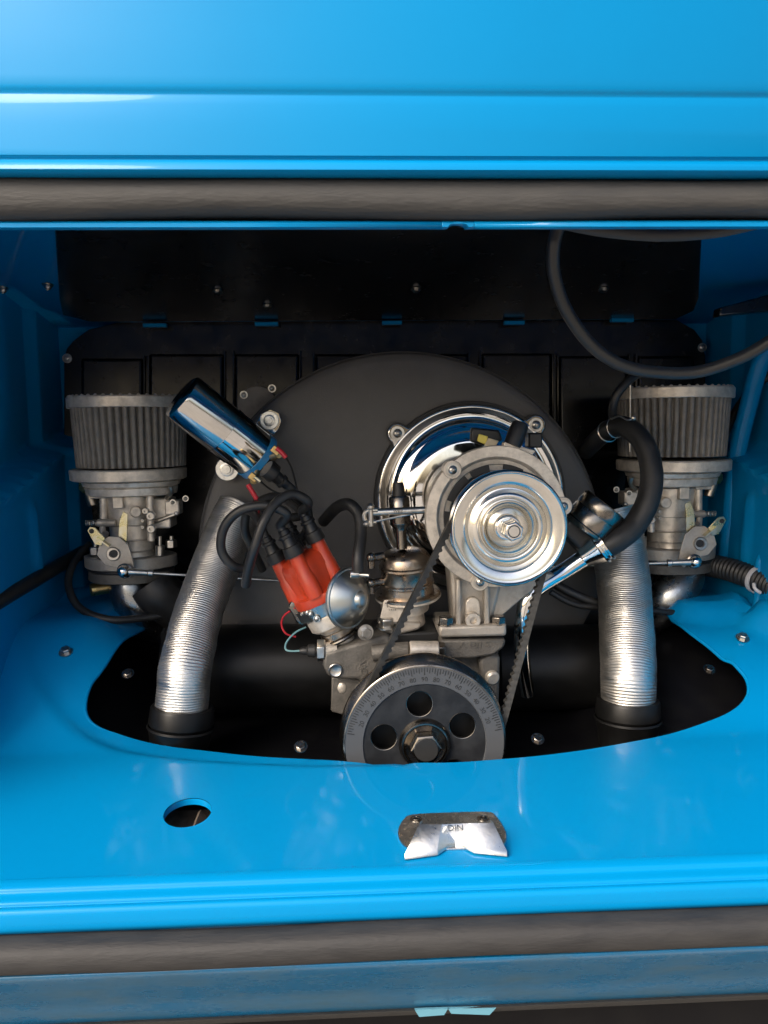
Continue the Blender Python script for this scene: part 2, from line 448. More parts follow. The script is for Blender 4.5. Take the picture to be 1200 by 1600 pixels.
# right wall: pressed post, upright bead
mb = MB().tube([P(1235, 500, .97), P(1192, 560, .98), P(1168, 640, 1.0), P(1150, 720, 1.01), P(1143, 800, 1.01), P(1132, 900, 1.02)], .0085, 14, 8, flat=1.3)
build('wall_bead', mb, BLUEBAY, body)
mb = MB().tube([P(1198, 862, .93), P(1188, 880, .93), P(1186, 930, .93), P(1180, 960, .93)], .0065, 12, 8)
build('wall_bead', mb, BLUEBAY, body)
# black rubber strips where wall meets floor
build('wall_joint_seal', MB().tube([P(-60, 975, .80), P(0, 938, .86), P(60, 903, .95), P(130, 862, 1.07)], .009, 12, 8), HOSE, body)

# sloping roof of the bay (blue), black upper firewall on it
ya, za = YZ(345, .80); yb, zb = YZ(500, 1.12)
build('bay_roof', MB().sheet([(.50, za + .012), (ya, za + .006), (yb, zb + .006), (1.18, zb - .004)], -.62, .72, 3), BLUEBAY, body, solid=.002)
def roof_z(y): return za + (zb - za) * (y - ya) / (yb - ya)
l0 = P(88, 350, .80).x; l1 = P(95, 480, 1.08).x; r0 = P(1100, 350, .80).x; r1 = P(1088, 470, 1.08).x
def hit_roof(px, py):
    d = ray(px, py); sl_ = (zb - za) / (yb - ya); y_ = (za - sl_ * ya) / (d.z / d.y - sl_); return d * (y_ / d.y)
up = MB().prism([hit_roof(*q) for q in ((70, 235), (84, 335), (93, 470), (98, 492), (140, 503), (1056, 499), (1084, 486), (1092, 466), (1098, 335), (1112, 235))], (0, 0, .003))  # front end extended out of view to darken reflections in the chrome
upf = build('upper_firewall', up, BLACKP, body, bevel=.001)
for (px, py) in ((340, 453), (418, 476), (650, 450), (943, 450)):
    d = ray(px, py); t = .8
    while (d * (t / d.y)).z < roof_z(t): t += .001
    p = d * (t / d.y)
    build('roof_bolt', screw_mb(p - V((0, 0, .0015)), (0, -.25, -1), .0044, hexhead=True), STEEL, upf)
for (px, py) in ((75, 450), (5, 455)):
    d = ray(px, py); t = .8
    while (d * (t / d.y)).z < roof_z(t): t += .001
    build('roof_bolt', screw_mb(d * (t / d.y) - V((0, 0, -.004)), (0, -.25, -1), .0045, .006), STEEL, body)

# rear bulkhead (blue) and black lower firewall with ribs
build('bulkhead', MB().pbox(-150, 420, 1400, 1150, 1.165, .004), BLUEBAY, body)
FWY = 1.14
outl = [(138, 515), (200, 500), (1058, 500), (1085, 515), (1098, 532), (1102, 556), (1102, 1010), (100, 1010), (100, 560), (104, 545), (114, 533)]
FWM = mat('black_firewall_paint', (.003, .003, .004), .25, rvar=.06, bump=.1, bs=12, c2=(.004, .004, .005), c2s=30, spec=.5)
lf = build('lower_firewall', MB().prism(PP(outl, FWY), (0, .004, 0)), FWM, body, bevel=.001)
for (x0, x1, y0) in ((127, 224, 560), (233, 350, 553), (366, 468, 553), (492, 732, 553), (752, 862, 552), (873, 980, 556), (996, 1084, 556)):
    m = MB(); a = PP([(x0, y0), (x1, y0), (x1, 900), (x0, 900)], FWY); cx = (a[0].x + a[1].x) / 2
    ins = [V((p.x + (.003 if p.x < cx else -.003), p.y - .004, p.z - (.003 if i < 2 else -.003))) for i, p in enumerate(a)]
    b = 0; m.v = [p + V((0, .0005, 0)) for p in a] + ins
    for i in range(4): m.f.append((i, (i + 1) % 4, 4 + (i + 1) % 4, 4 + i))
    m.f.append((4, 5, 6, 7))
    build('firewall_panel', m, FWM, lf, bevel=.0022, segs=3)
for xr, yt in ((225, 556), (232, 556), (351, 548), (365, 548), (470, 548), (490, 550), (733, 550), (750, 548), (864, 552), (872, 552), (984, 552), (994, 552)):
    build('pressed_rib', MB().tube([P(xr, yt, FWY - .004), P(xr, yt + 60, FWY - .0045), P(xr, yt + 260, FWY - .0045)], .0013, 8, 2), BLACKP, lf)
for x0, y0, x1, y1 in ((223, 505, 259, 511), (398, 503, 434, 509), (597, 501, 628, 507), (788, 501, 820, 507), (956, 497, 991, 503)):
    build('added_slot_tab', MB().pbox(x0, y0, x1, y1, 1.118, .01), BLUE, body, bevel=.0005)  # added tabs stand for slots in the panel, set forward to catch light
for (px, py) in ((105, 560), (1097, 543)):
    build('firewall_screw', screw_mb(P(px, py, FWY - .001), FWD, .0045), STEEL, lf)
# bright screws in the floor
for (px, py) in ((103, 1019), (1160, 997)):
    p = hit_floor(px, py)
    build('floor_screw', screw_mb(p, (0, -.5, 1), .0052, .005, hexhead=True), STEEL, body)

# latch striker plate on the sill
zt = Z0 + .0016
base = [Pz(a, b, zt) for a, b in [(622, 1296), (630, 1280), (645, 1272), (700, 1269), (762, 1268), (775, 1275), (786, 1290), (791, 1304), (788, 1318), (770, 1324), (700, 1326), (650, 1327), (634, 1322), (624, 1310)]]
lt = build('latch_plate', MB().prism(catmull(base, 5, True), (0, 0, -.0022)), LATCHD, body, bevel=.0006)
top = [(656, 1288), (690, 1288), (737, 1286), (770, 1286)]
zt1, zt2 = Z0 + .017, Z0 + .0045
hookt = [Pz(a, b, zt1) for a, b in top]
bot = [(632, 1335), (683, 1328), (697, 1318), (711, 1314), (725, 1317), (741, 1325), (792, 1330)]
hookb = [Pz(a, b, zt2) for a, b in bot]
m = MB(); m.v = hookt + hookb + [p + V((0, -.0015, -.0035)) for p in hookb]
T = [(0, 4, 5), (0, 5, 1), (1, 5, 6), (1, 6, 7), (1, 7, 2), (2, 7, 8), (2, 8, 9), (2, 9, 3), (3, 9, 10)]
m.f = list(T) + [(4 + i, 11 + i, 12 + i, 5 + i) for i in range(6)]
m.v += [Pz(642, 1330, zt), Pz(660, 1282, zt), Pz(782, 1327, zt), Pz(766, 1281, zt)]
m.f += [(4, 0, 19, 18), (3, 10, 20, 21), (0, 1, 2, 3)][:2]
hk = build('latch_hook', m, LATCH, lt, solid=.0014, bevel=.0005)
c = Pz(712, 1294, zt1 - .0008)
build('stamped_mark', text_mb('DIN', .007, c, XA, (0, .85, .52), .0004), LATCHD, hk)
for px, py in ((650, 1280), (755, 1279)):
    build('plate_screw', screw_mb(Pz(px, py, zt), ZA, .0033, .0015), DKSTEEL, lt)

# ================================================================== RUBBER SEALS
def seal_fn(y, z, ry, rz, amp, seed, x0=-.8, x1=.8, nx=160, n=20, slope=0):
    mb = MB()
    for i in range(nx):
        x = x0 + (x1 - x0) * i / (nx - 1)
        k = 1 + amp * noise.noise(V((x * 7, seed, 0))); dz = amp * .016 * noise.noise(V((x * 5, seed + 3, 0)))
        for j in range(n):
            a = 2 * math.pi * j / n; ca, sa = math.cos(a), math.sin(a)
            sq = 1 / max(abs(ca), abs(sa)) ** .35
            lip = 1 + .12 * math.exp(-((a - 5.0) / .25) ** 2)
            mb.v.append(V((x, y + ry * ca * sq * lip, z + rz * k * sa * sq + dz)))
    for i in range(nx - 1):
        for j in range(n):
            a = i * n + j; b = i * n + (j + 1) % n; mb.f.append((a, b, b + n, a + n))
    return mb
y, z = YZ(313, .492); o = build('rubber_seal', seal_fn(y, z, .014, .0118, .30, 3), RUBBER)
tag(o, 'thick grey dusty rubber seal running along the top edge of the opening', 'rubber seal')
m = MB()
fp = catmull([P(840, 340, .54), P(885, 350, .54), P(950, 362, .54), P(1035, 368, .54), P(1120, 362, .54), P(1200, 344, .54), P(1260, 325, .54)], 8)
m.tube(fp, .0042, 12, 0)
o = build('seal_flap', m, RUBBER, o)
o.parent.name
y, z = YZ(1469, .510); o = build('rubber_seal', seal_fn(y, z, .013, .0112, .10, 9), RUBDARK)
tag(o, 'thick grey rubber seal under the blue sill, along the bottom of the picture', 'rubber seal')

# ================================================================== ENGINE TINWARE
tin = thing('engine_tinware', 'black sheet metal tinware around the engine, down in the floor cut-out', 'engine tin', (0, .9, Z0 - .05))
mb = MB(); nx, ny = 60, 40
for i in range(nx + 1):
    for j in range(ny + 1):
        x = -.50 + 1.04 * i / nx; y = .685 + .47 * j / ny
        side = sstep(.22, .40, abs(x - .03))
        zz = Z0 - .035 + .09 * sstep(.80, .98, y) * side - .012 * (1 - side)
        mb.v.append(V((x, y, zz)))
for i in range(nx):
    for j in range(ny): a = i * (ny + 1) + j; mb.f.append((a, a + 1, a + ny + 2, a + ny + 1))
build('cover_plate', mb, TIN, tin, sharp=60, solid=.0015)
for xa, xb in ((262, 545), (765, 975)):
    c0 = P(xa, 1044, .96); c1 = P(xb, 1040, .96)
    m = MB().lathe(c0, c1 - c0, [(0, 0), (0, .050), (.006, .054), ((c1 - c0).length, .054), ((c1 - c0).length, 0)], 48)
    build('cylinder_tin', m, HOSED, tin)
m = MB().pbox(250, 905, 1010, 1130, .992, .06); build('shroud_skirt', m, TIN, tin, bevel=.006)
for px, py, Y in ((470, 1167, .74), (840, 1155, .75), (1108, 1046, .84), (200, 1053, .84), (655, 1098, .82)):
    p = P(px, py, Y); build('tin_screw', screw_mb(p, (0, -.6, .8), .0045, hexhead=True), DKSTEEL, tin)

# ================================================================== FAN SHROUD
sh = thing('fan_shroud', 'large round satin black cooling fan shroud behind the alternator', 'fan shroud', P(630, 900, .99))
SY = .98; k = K(SY); sc = P(630, 872, SY); Rr = 321 * k
def shroud_outline(r, n=72):
    pts = [sc + V((r * math.cos(a), 0, r * math.sin(a))) for a in [math.pi * i / n for i in range(n + 1)]]
    pts += [sc + V((-r, 0, -.05)), sc + V((-r * .9, 0, -.10)), sc + V((r * .9, 0, -.10)), sc + V((r, 0, -.05))]
    return pts
m = MB(); rings = [(Rr * .80, .0), (Rr - .012, .0004), (Rr - .0035, .0016), (Rr - .0012, .003), (Rr, .006)]
lo_ = []
for r, dy in rings:
    b = len(m.v); pl = shroud_outline(r); m.v += [p + V((0, dy, 0)) for p in pl]; lo_.append((b, len(pl)))
b, n = lo_[0]; m.f.append(tuple(b + i for i in range(n)))
for (a, n), (b2, _) in zip(lo_, lo_[1:]):
    for i in range(n): j = (i + 1) % n; m.f.append((a + i, a + j, b2 + j, b2 + i))
shf = build('shroud_face', m, SHROUD, sh, sharp=45)
m = MB(); pl = shroud_outline(Rr - .0005); b = 0
pl2 = shroud_outline(Rr + .0018)
for A in (pl, pl2): m.v += [p + V((0, .0065, 0)) for p in A]
m.v += [p + V((0, .11, 0)) for p in pl2]; n = len(pl)
for q in range(2):
    for i in range(n): j = (i + 1) % n; m.f.append((q * n + i, q * n + j, (q + 1) * n + j, (q + 1) * n + i))
build('shroud_body', m, SHEDGE, sh, sharp=45)
# round side cover peeping out top left
c = P(402, 634, 1.02)
cov = build('side_cover', MB().lathe(c, FWD, [(-.02, .0), (-.02, .026), (-.001, .026), (0, .025), (0, 0)], 40), mat('grey_painted_cover', (.14, .125, .11), .5, c2=(.10, .09, .08), c2s=50), sh)
for px, py in ((381, 617), (425, 607)):
    build('cover_screw', screw_mb(P(px, py, 1.018), FWD, .0035), STEEL, cov)

# chrome backing plate of the fan
bp = thing('fan_backing_plate', 'polished chrome round backing plate with two eared screws on the shroud face', 'backing plate', P(735, 778, .97))
BY = .972; k = K(BY); c = P(735, 779, BY)
pr = [(0, 0), (0, 100), (.004, 104), (.008, 112), (.0095, 117), (.0085, 121), (.0040, 124), (.0030, 128), (.0034, 137), (.0052, 141), (.006, 144), (.0045, 147), (.001, 148), (0, 148)]
pr = [(.018, 0), (.018, 88), (.0165, 98), (.013, 106), (.0105, 113), (.0105, 118), (.0085, 121), (.0050, 123.5), (.0040, 128), (.0042, 137), (.0060, 141), (.0064, 144), (.0050, 147), (.001, 148.5), (-.003, 148.5)]
build('chrome_plate', MB().lathe(c, FWD, [(h, r * k) for h, r in pr], 128), CHROME, bp, sharp=60)
build('gasket_rim', MB().lathe(c, FWD, [(-.003, 148 * k), (.0008, 148 * k), (.0012, 151.5 * k), (-.003, 152.5 * k)], 128), SHEDGE, bp)
for px, py in ((621, 677), (837, 664)):
    e = P(px, py, BY - .004); d = (e - c).normalized(); t = V((d.z, 0, -d.x)); 
    poly = [c + d * 140 * k + t * .022, c + d * 148 * k + t * .014] + [e + (d * math.cos(a) + t * math.sin(a)) * .0125 for a in [1.5 - .3 * i for i in range(11)]] + [c + d * 148 * k - t * .014, c + d * 140 * k - t * .022]
    poly = [V((p.x, BY - .0055, p.z)) for p in poly]
    e_ = build('mounting_ear', MB().prism(poly, (0, .006, 0)), CHROME, bp, bevel=.0018, segs=3)
    s = 1.12; cc = sum(poly, V()) / len(poly)
    build('ear_gasket', MB().prism([V((cc.x + (p.x - cc.x) * s, BY - .001, cc.z + (p.z - cc.z) * s)) for p in poly], (0, .005, 0)), SHEDGE, e_)
    build('ear_screw', screw_mb(V((e.x, BY - .0056, e.z)), FWD, .0058, .004), STEEL, e_)

# ================================================================== ALTERNATOR
al = thing('alternator', 'cast aluminium alternator with round body in the middle of the engine', 'alternator', P(776, 900, .84))
AY = .80; k = K(AY); ac = P(776, 808, AY)
m = MB().lathe(ac, FWD, [(-.15, 60 * k), (-.15, 84 * k), (-.12, 95 * k), (-.03, 100 * k), (-.028, 107 * k), (-.019, 111 * k), (-.019, 106 * k), (-.016, 106 * k)], 96)
build('housing', m, CAST, al)
def notched(a, i):
    return 1
m = MB().lathe(ac, FWD, [(-.016, 104 * k), (-.016, 112.5 * k), (-.001, 113 * k), (0, 112 * k), (.0004, 96 * k), (-.002, 92 * k), (-.004, 91 * k), (-.0045, 84 * k), (-.007, 82 * k), (-.0075, 74 * k), (-.011, 72 * k), (-.02, 71 * k)], 128)
fr = build('front_bracket', m, CASTL, al, sharp=40)
build('cooling_fan', MB().lathe(ac, FWD, [(-.02, 80 * k), (-.013, 70 * k), (-.012, 30 * k), (-.012, 0)], 64), BLKPL, al)
for a0, a1 in ((100, 122), (128, 160), (62, 84), (172, 200), (210, 238)):
    m = MB(); n = 12; pts = []
    for r in (74.5, 85): 
        seq = [a0 + (a1 - a0) * i / n for i in range(n + 1)]
        if r == 85: seq = seq[::-1]
        for a in seq:
            rr = r * k; pts.append(ac + V((rr * math.cos(R(a)), -.0080, rr * math.sin(R(a)))))
    build('slot_shade', m.prism(pts, (0, .004, 0)), INKSHADE, fr)  # black arc in front of the bracket paints the shade of an opening
for px, py in ((707, 734), (880, 791), (750, 909)):
    e = P(px, py, AY - .002); d = (e - ac).normalized()
    m = MB().lathe(V((e.x, AY, e.z)) - V((0, -.004, 0)), FWD, [(-.012, 0), (-.012, .0098), (.0055, .0098), (.0062, .0092), (.0062, .006), (.0055, 0)], 32)
    lug = build('screw_lug', m, CASTL, fr)
    build('lug_screw', screw_mb(V((e.x, AY - .0022, e.z)), FWD, .0048, .004), STEEL, lug)
# terminals on top
p0 = P(800, 697, .83); p1 = P(815, 658, .835)
build('plug_cap', MB().lathe(p0, p1 - p0, [(0, 0), (0, 14 * K(.83)), (.018, 14.5 * K(.83)), (.026, 13 * K(.83)), (.0275, 10 * K(.83)), (.0275, 0)], 32), BLKPL, al)
build('terminal_block', MB().pbox(826, 676, 848, 700, .85, .02), BLKPL, al, bevel=.002)
build('terminal_base', MB().prism(PP([(788, 690), (800, 694), (838, 704), (832, 712), (786, 700)], .825), (0, .012, 0)), CASTL, al, bevel=.001)
tb = MB().prism(PP([(737, 668), (780, 672), (786, 688), (760, 697), (735, 690)], .86), (0, .01, 0)); build('plug_housing', tb, BLKPL, al, bevel=.002)
build('spade_connector', MB().prism(PP([(749, 678), (763, 682), (759, 695), (746, 689)], .85), (0, .006, 0)), YEL, al, bevel=.001)
build('spade_connector', MB().prism(PP([(763, 684), (780, 689), (774, 699), (757, 697)], .848), (0, .006, 0)), CREAM, al, bevel=.001)

# pulley on the alternator
PY = .742; k = K(PY); pc = P(796, 826, PY)
pu = thing('alternator_pulley', 'shiny plated dished pulley with a hex nut, in front of the alternator', 'pulley', pc)
pr = [(-.024, 55), (-.024, 92), (-.021, 92), (-.013, 76), (-.006, 92), (-.001, 93.5), (.0012, 92), (.0016, 90.5), (.0002, 88.5), (-.0005, 87), (-.0006, 84), (-.0014, 78), (-.0028, 72), (-.0042, 69), (-.0080, 66), (-.0092, 64), (-.0088, 61), (-.0066, 57), (-.0050, 53), (-.0048, 50),
      (-.0062, 47.5), (-.0085, 46), (-.0082, 44.5), (-.0044, 42.5), (-.0036, 40.5), (-.0046, 38), (-.0105, 35), (-.0128, 30), (-.0132, 20)]
build('pulley_disc', MB().lathe(pc, FWD, [(h, r * k) for h, r in pr], 128), PULCH, pu, sharp=50)
build('pulley_hub', MB().lathe(pc, FWD, [(-.02, 19 * k), (-.0125, 22 * k), (-.006, 21 * k), (-.005, 19 * k), (-.005, 0)], 48), PULCH, pu)
m = MB().lathe(pc + FWD * -.006, FWD, [(0, 0), (0, 20 * k), (.002, 19 * k), (.002, 0)], 40).hexn(pc + FWD * -.004, FWD, 17 * k, .026, ref=(.2, 0, 1), ch=.15); nb = build('pulley_nut', m, CHROME, pu, bevel=.0009)
build('nut_centre', MB().lathe(pc + FWD * .022, FWD, [(0, 10 * k), (.0006, 9 * k), (-.001, 7 * k), (-.001, 0)], 24), DKSTEEL, nb)

# stand
st = thing('alternator_stand', 'cast grey pedestal with two hex bolts carrying the alternator', 'alternator stand', P(740, 990, .83))
Y = .825
m = MB().prism(PP([(702, 880), (788, 900), (768, 978), (710, 978)], Y + .010), (0, .05, 0)); build('column', m, CAST, st, bevel=.004, segs=3)
m = MB().prism(PP([(788, 888), (868, 898), (822, 930), (768, 977), (764, 977)], Y + .012), (0, .035, 0)); build('saddle_web', m, CAST, st, bevel=.003)
for x0, x1 in ((713, 721), (757, 765)):
    m = MB().prism(PP([(x0, 905), (x1, 905), (x1 + 1, 980), (x0 - 1, 980)], Y), (0, .01, 0)); build('web', m, CAST, st, bevel=.002)
m = MB(); a = PP([(727, 972), (727, 950)] + [(739 + 12 * math.cos(t), 945 - 12 * math.sin(t)) for t in [math.pi - math.pi * i / 8 for i in range(9)]] + [(751, 950), (751, 972)], Y + .0045)
build('arched_recess', m.prism(a, (0, .006, 0)), CASTL, st, bevel=.0015)
m = MB().lathe(P(739, 969, Y - .002), FWD, [(-.012, 0), (-.012, .0085), (.001, .0085), (.002, .0078), (.002, .004), (-.002, .0035), (-.002, 0)], 32); build('boss', m, CASTL, st)
m = MB(); build('flange', m.pbox(686, 976, 792, 997, Y - .006, .07), CAST, st, bevel=.0035, segs=3)
for px, py in ((697, 977), (778, 976)):
    b = MB().lathe(P(px, py, Y + .004), ZA, [(0, 0), (0, .0095), (.0015, .0095), (.0015, 0)], 24); b.hexn(P(px, py - 1, Y + .004), ZA, .0085, .0095, ref=(0, 1, 0))
    build('stand_bolt', b, DKSTEEL, st, bevel=.0004)

# ================================================================== CRANKCASE
cc = thing('crankcase', 'rough grey cast engine case above and behind the big lower pulley', 'crankcase', P(650, 1080, .85))
m = MB(); build('case_block', m.prism(PP([(560, 1008), (640, 1003), (690, 1000), (788, 1000), (780, 1020), (778, 1180), (540, 1180), (538, 1060)], .845), (0, .12, 0)), CASED, cc, bevel=.006, segs=3)
build('stand_base', MB().prism(PP([(688, 1000), (791, 999), (788, 1012), (772, 1024), (735, 1030), (690, 1030)], .822), (0, .06, 0)), CASED, cc, bevel=.003)
lg = PP([(506, 1020), (560, 1004), (604, 992), (618, 1008), (600, 1040), (575, 1075), (560, 1062), (528, 1062), (511, 1056), (504, 1040)], .825)
lug = build('mounting_lug', MB().prism(lg, (0, .05, 0)), CASED, cc, bevel=.004, segs=3)
build('plug_bolt', MB().lathe(P(524, 1047, .8235), FWD, [(-.001, .0075), (.001, .0075), (.0018, .0065), (.0012, .0055), (.0010, 0)], 28), STEEL, lug)
build('side_plate', MB().prism(PP([(518, 1058), (566, 1062), (572, 1090), (548, 1122), (517, 1112)], .838), (0, .03, 0)), CASED, cc, bevel=.002)
build('casting_boss', MB().ball(P(534, 1075, .838), .005, 12, (1, .4, 1.3)), CASTL, cc)
build('right_rib', MB().prism(PP([(748, 1030), (766, 1022), (782, 1024), (780, 1110), (762, 1110), (752, 1060)], .83), (0, .03, 0)), CASED, cc, bevel=.004)
build('casting_boss', MB().lathe(P(770, 1060, .828), (.2, -1, -.2), [(-.02, .009), (0, .008), (.002, .006), (.002, 0)], 20), CASTL, cc)
m = MB().cyl(P(582, 1020, .826), P(640, 1016, .82), .0095, 24, ch=.001); build('oil_gallery', m, CASED, cc)
m = MB().cyl(P(640, 1015, .815), P(685, 1015, .815), .0095, 24, ch=.001); build('gallery_union', m, CASTL, cc)
m = MB().lathe(P(683, 1015, .815), P(695, 1015, .815) - P(683, 1015, .815), [(0, 0), (0, .0085), (.007, .0085), (.0085, .0075), (.0085, 0)], 6); build('gallery_nut', m, DKSTEEL, cc, bevel=.0006)
build('cast_lettering', text_mb('A 101 S', .0105, P(742, 1008, .8213), XA, ZA, .0004), CASED, cc)
build('cast_lettering', text_mb('2GVV', .0095, P(569, 1046, .8243), (-.15, 0, 1), (-1, 0, -.15), .0004), CASED, cc)
build('hose_stub', MB().cyl(P(612, 1062, .80), P(585, 1095, .80), .01, 20, ch=.001), CASED, cc)
snd = thing('oil_pressure_sender', 'hexagonal steel sender with a black rubber boot, left below the distributor', 'sensor', P(490, 1016, .84))
a, b = P(487, 1016, .835), P(500, 1016, .835)
build('sender_hex', MB().lathe(b - V((.003, 0, 0)), XA, [(0, 0), (0, .0125), (.008, .0125), (.0095, .011), (.0095, 0)], 6), STEEL, snd, bevel=.0006)
build('sender_neck', MB().lathe(b + V((.005, 0, 0)), XA, [(0, .009), (.014, .009)], 24), CAST, snd)
build('sender_boot', MB().lathe(P(468, 1017, .835), XA, [(0, 0), (0, .003), (.004, .0045), (.008, .0045), (.01, .007), (.017, .0075), (.019, .006), (.024, .006)], 24), HOSE, snd)

# ================================================================== CRANK PULLEY
CY = .752; k = K(CY) * 1.03; kc = P(664, 1163, CY)
cp = thing('crank_pulley', 'large dark degree-marked pulley with round holes, low in the middle behind the sill', 'pulley', kc)
rim = MB().lathe(kc, FWD, [(-.032, 112 * k), (-.032, 134 * k), (-.029, 135.5 * k), (-.026, 134 * k), (-.018, 116 * k), (-.010, 116 * k), (-.0025, 129 * k), (-.0005, 129.5 * k), (.0003, 128 * k), (.0003, 126 * k)], 160)
build('rim', rim, DKSTEEL, cp, sharp=40)
build('hole_shade_backing', MB().lathe(kc, FWD, [(-.0215, 0), (-.0215, 111 * k), (-.0225, 111 * k), (-.0225, 0)], 64), HOSED, cp)  # added dark disc, puts shade into the pulley holes by colour
build('scale_band', MB().lathe(kc, FWD, [(.0002, 126.5 * k), (.0002, 98.5 * k), (-.0015, 97 * k)], 160), SCALE, cp)
U, W = XA, ZA
holes = [circ(kc + V((66 * k * math.cos(R(a)), .0015, 66 * k * math.sin(R(a)))), U, W, 20.5 * k, 32) for a in (97, 169, 241, 313, 25)]
web = build('web_disc', MB().prism(circ(kc + V((0, .0015, 0)), U, W, 99 * k, 128), (0, .004, 0), holes), PULFACE, cp, bevel=.0008)
for h in holes:
    c_ = sum(h, V()) / len(h); build('hole_edge', MB().lathe(c_, FWD, [(-.0038, 20.4 * k), (.0003, 20.4 * k), (.0005, 21.2 * k), (0, 21.6 * k)], 40), DKSTEEL, web)
tm = MB(); nm = MB()
for dgr in range(-80, 81, 2):
    a = R(90 - dgr); major = dgr % 10 == 0; r0, r1 = 124.5, (113 if major else (118 if dgr % 4 else 116))
    d = V((math.cos(a), 0, math.sin(a))); t = V((-d.z, 0, d.x)); wd = .00042
    q = [kc + d * r0 * k + t * wd, kc + d * r1 * k + t * wd, kc + d * r1 * k - t * wd, kc + d * r0 * k - t * wd]
    tm.prism([p + V((0, -.0002 - .0003, 0)) for p in q], (0, .0004, 0))
    if major and abs(dgr) <= 70:
        text_mb(str(90 - abs(dgr)), 10.5 * k, kc + d * 106 * k + V((0, -.0004, 0)), -t * 1.0, d, .0001, nm)
build('tick_marks', tm, INKSHADE, cp); build('scale_numerals', nm, INKSHADE, cp)
build('hub_ring', MB().lathe(kc, FWD, [(-.002, 42 * k), (.004, 39 * k), (.0055, 37 * k), (.0055, 35 * k), (.003, 33 * k), (.002, 30 * k), (.002, 0)], 64), DKSTEEL, cp)
m = MB().hexn(kc + FWD * .002, FWD, 25 * k, .012, ref=(.45, 0, .9), ch=.12); bl = build('hub_bolt', m, DKSTEEL, cp, bevel=.0008)
build('recess_shade', MB().lathe(kc + FWD * .0142, FWD, [(0, 19 * k), (.0008, 18 * k), (.0008, 0)], 32), INKSHADE, bl)  # raised black disc paints the shade of a socket

# ================================================================== FAN BELT
c1 = V((pc.x, 0, pc.z)); c2 = V((kc.x, 0, kc.z)); r1 = 84 * K(PY); r2 = 124 * K(CY)
dv = c2 - c1; L = dv.length; ang = math.atan2(dv.z, dv.x); ph = math.acos((r1 - r2) / L)
def cp_(c, r, a): return c + V((r * math.cos(a), 0, r * math.sin(a)))
aL, aR = ang - ph, ang + ph
path = []
t0 = aL; t1 = aR
# clockwise around top pulley, away from the lower one
a_start, a_end = aR, aL + 2 * math.pi
n = 60
for i in range(n + 1): path.append(cp_(c1, r1, a_start + (a_end - a_start) * i / n))
s0, s1 = path[-1], cp_(c2, r2, aL)
for i in range(1, 40): path.append(s0.lerp(s1, i / 40))
for i in range(n + 1): path.append(cp_(c2, r2, aL + (aR - aL) * i / n))
s0, s1 = path[-1], path[0]
for i in range(1, 40): path.append(s0.lerp(s1, i / 40))
# resample and raise cogs on the inside
tot = sum((path[i] - path[i - 1]).length for i in range(len(path)))
STEP = .0018; pts = []; acc = 0; nxt = 0
for i in range(len(path)):
    a, b = path[i], path[(i + 1) % len(path)]; l = (b - a).length
    while nxt < acc + l:
        pts.append(a.lerp(b, (nxt - acc) / l if l else 0)); nxt += STEP
    acc += l
bm_ = MB(); N = len(pts); YB = CY + .014; hw = .0055
cen = (c1 + c2) / 2
for i, p in enumerate(pts):
    t = (pts[(i + 1) % N] - pts[i - 1]).normalized(); nn = V((t.z, 0, -t.x))
    if nn.dot(p - cen) < 0: nn = -nn
    inn = -.0058 if (i % 4) < 2 else -.0040
    o_ = V((p.x, YB, p.z))
    for off, y_ in ((.0012, -hw), (.0012, hw), (inn, hw * .72), (inn, -hw * .72)): bm_.v.append(o_ + nn * off + V((0, y_, 0)))
for i in range(N):
    A = i * 4; B = ((i + 1) % N) * 4
    for j in range(4): q = (j + 1) % 4; bm_.f.append((A + j, A + q, B + q, B + j))
o = build('fan_belt', bm_, BELT, sharp=25); tag(o, 'black toothed rubber belt running round the two pulleys', 'belt')

# ================================================================== DISTRIBUTOR
DY = .85; k = K(DY)
ds = thing('distributor', 'distributor with red cap and silver vacuum can, left of the belt', 'distributor', P(545, 1000, DY))
base = P(500, 932, DY); upv = (P(469, 868, DY + .004) - base).normalized(); upv = (upv + V((0, -.10, 0))).normalized()
ax, u, v = frame(upv, (0, -1, 0))   # u towards camera
def dp(h, a=0, r=0): return base + ax * h * k + (u * math.cos(a) + v * math.sin(a)) * r * k
def lobed(a, i): return 1 + .07 * math.cos(4 * (a - math.pi / 4))
cap = build('cap', MB().lathe(base, ax, [(h * k, r * k) for h, r in [(-4, 30), (-4, 42), (2, 43), (10, 42), (12, 35), (20, 33), (50, 36), (64, 35), (72, 30), (77, 16), (77, 0)]], 64, (0, -1, 0), lambda a, i: 1 - .10 * math.cos(4 * (a - math.pi / 4)) if i > 3 else 1), RED, ds, sharp=40)
angs = [R(20), R(110), R(200), R(290)]
tw = [(R(-2), 33, 90), (R(88), 35, 92), (R(178), 33, 90), (R(268), 35, 88)]
for a, rr, hh in tw:
    p = dp(10, a, rr)
    build('wire_tower', MB().lathe(p, ax, [(0, 0), (0, 14 * k), (hh * k * .4, 13.2 * k), (hh * k * .42, 12.2 * k), ((hh - 12) * k, 11.2 * k), ((hh - 11) * k, 7 * k), ((hh - 11) * k, 0)], 24), RED, cap)
    build('cap_rib', MB().box(dp(24, a, rr * 1.42), 3 * k, 4 * k, 40 * k, Matrix((v, u, ax)).transposed()), RED, cap) if False else None
pcen = dp(66)
build('wire_tower', MB().lathe(pcen, ax, [(0, 14 * k), (18 * k, 11.5 * k), (26 * k, 11 * k), (26 * k, 0)], 24), RED, cap)
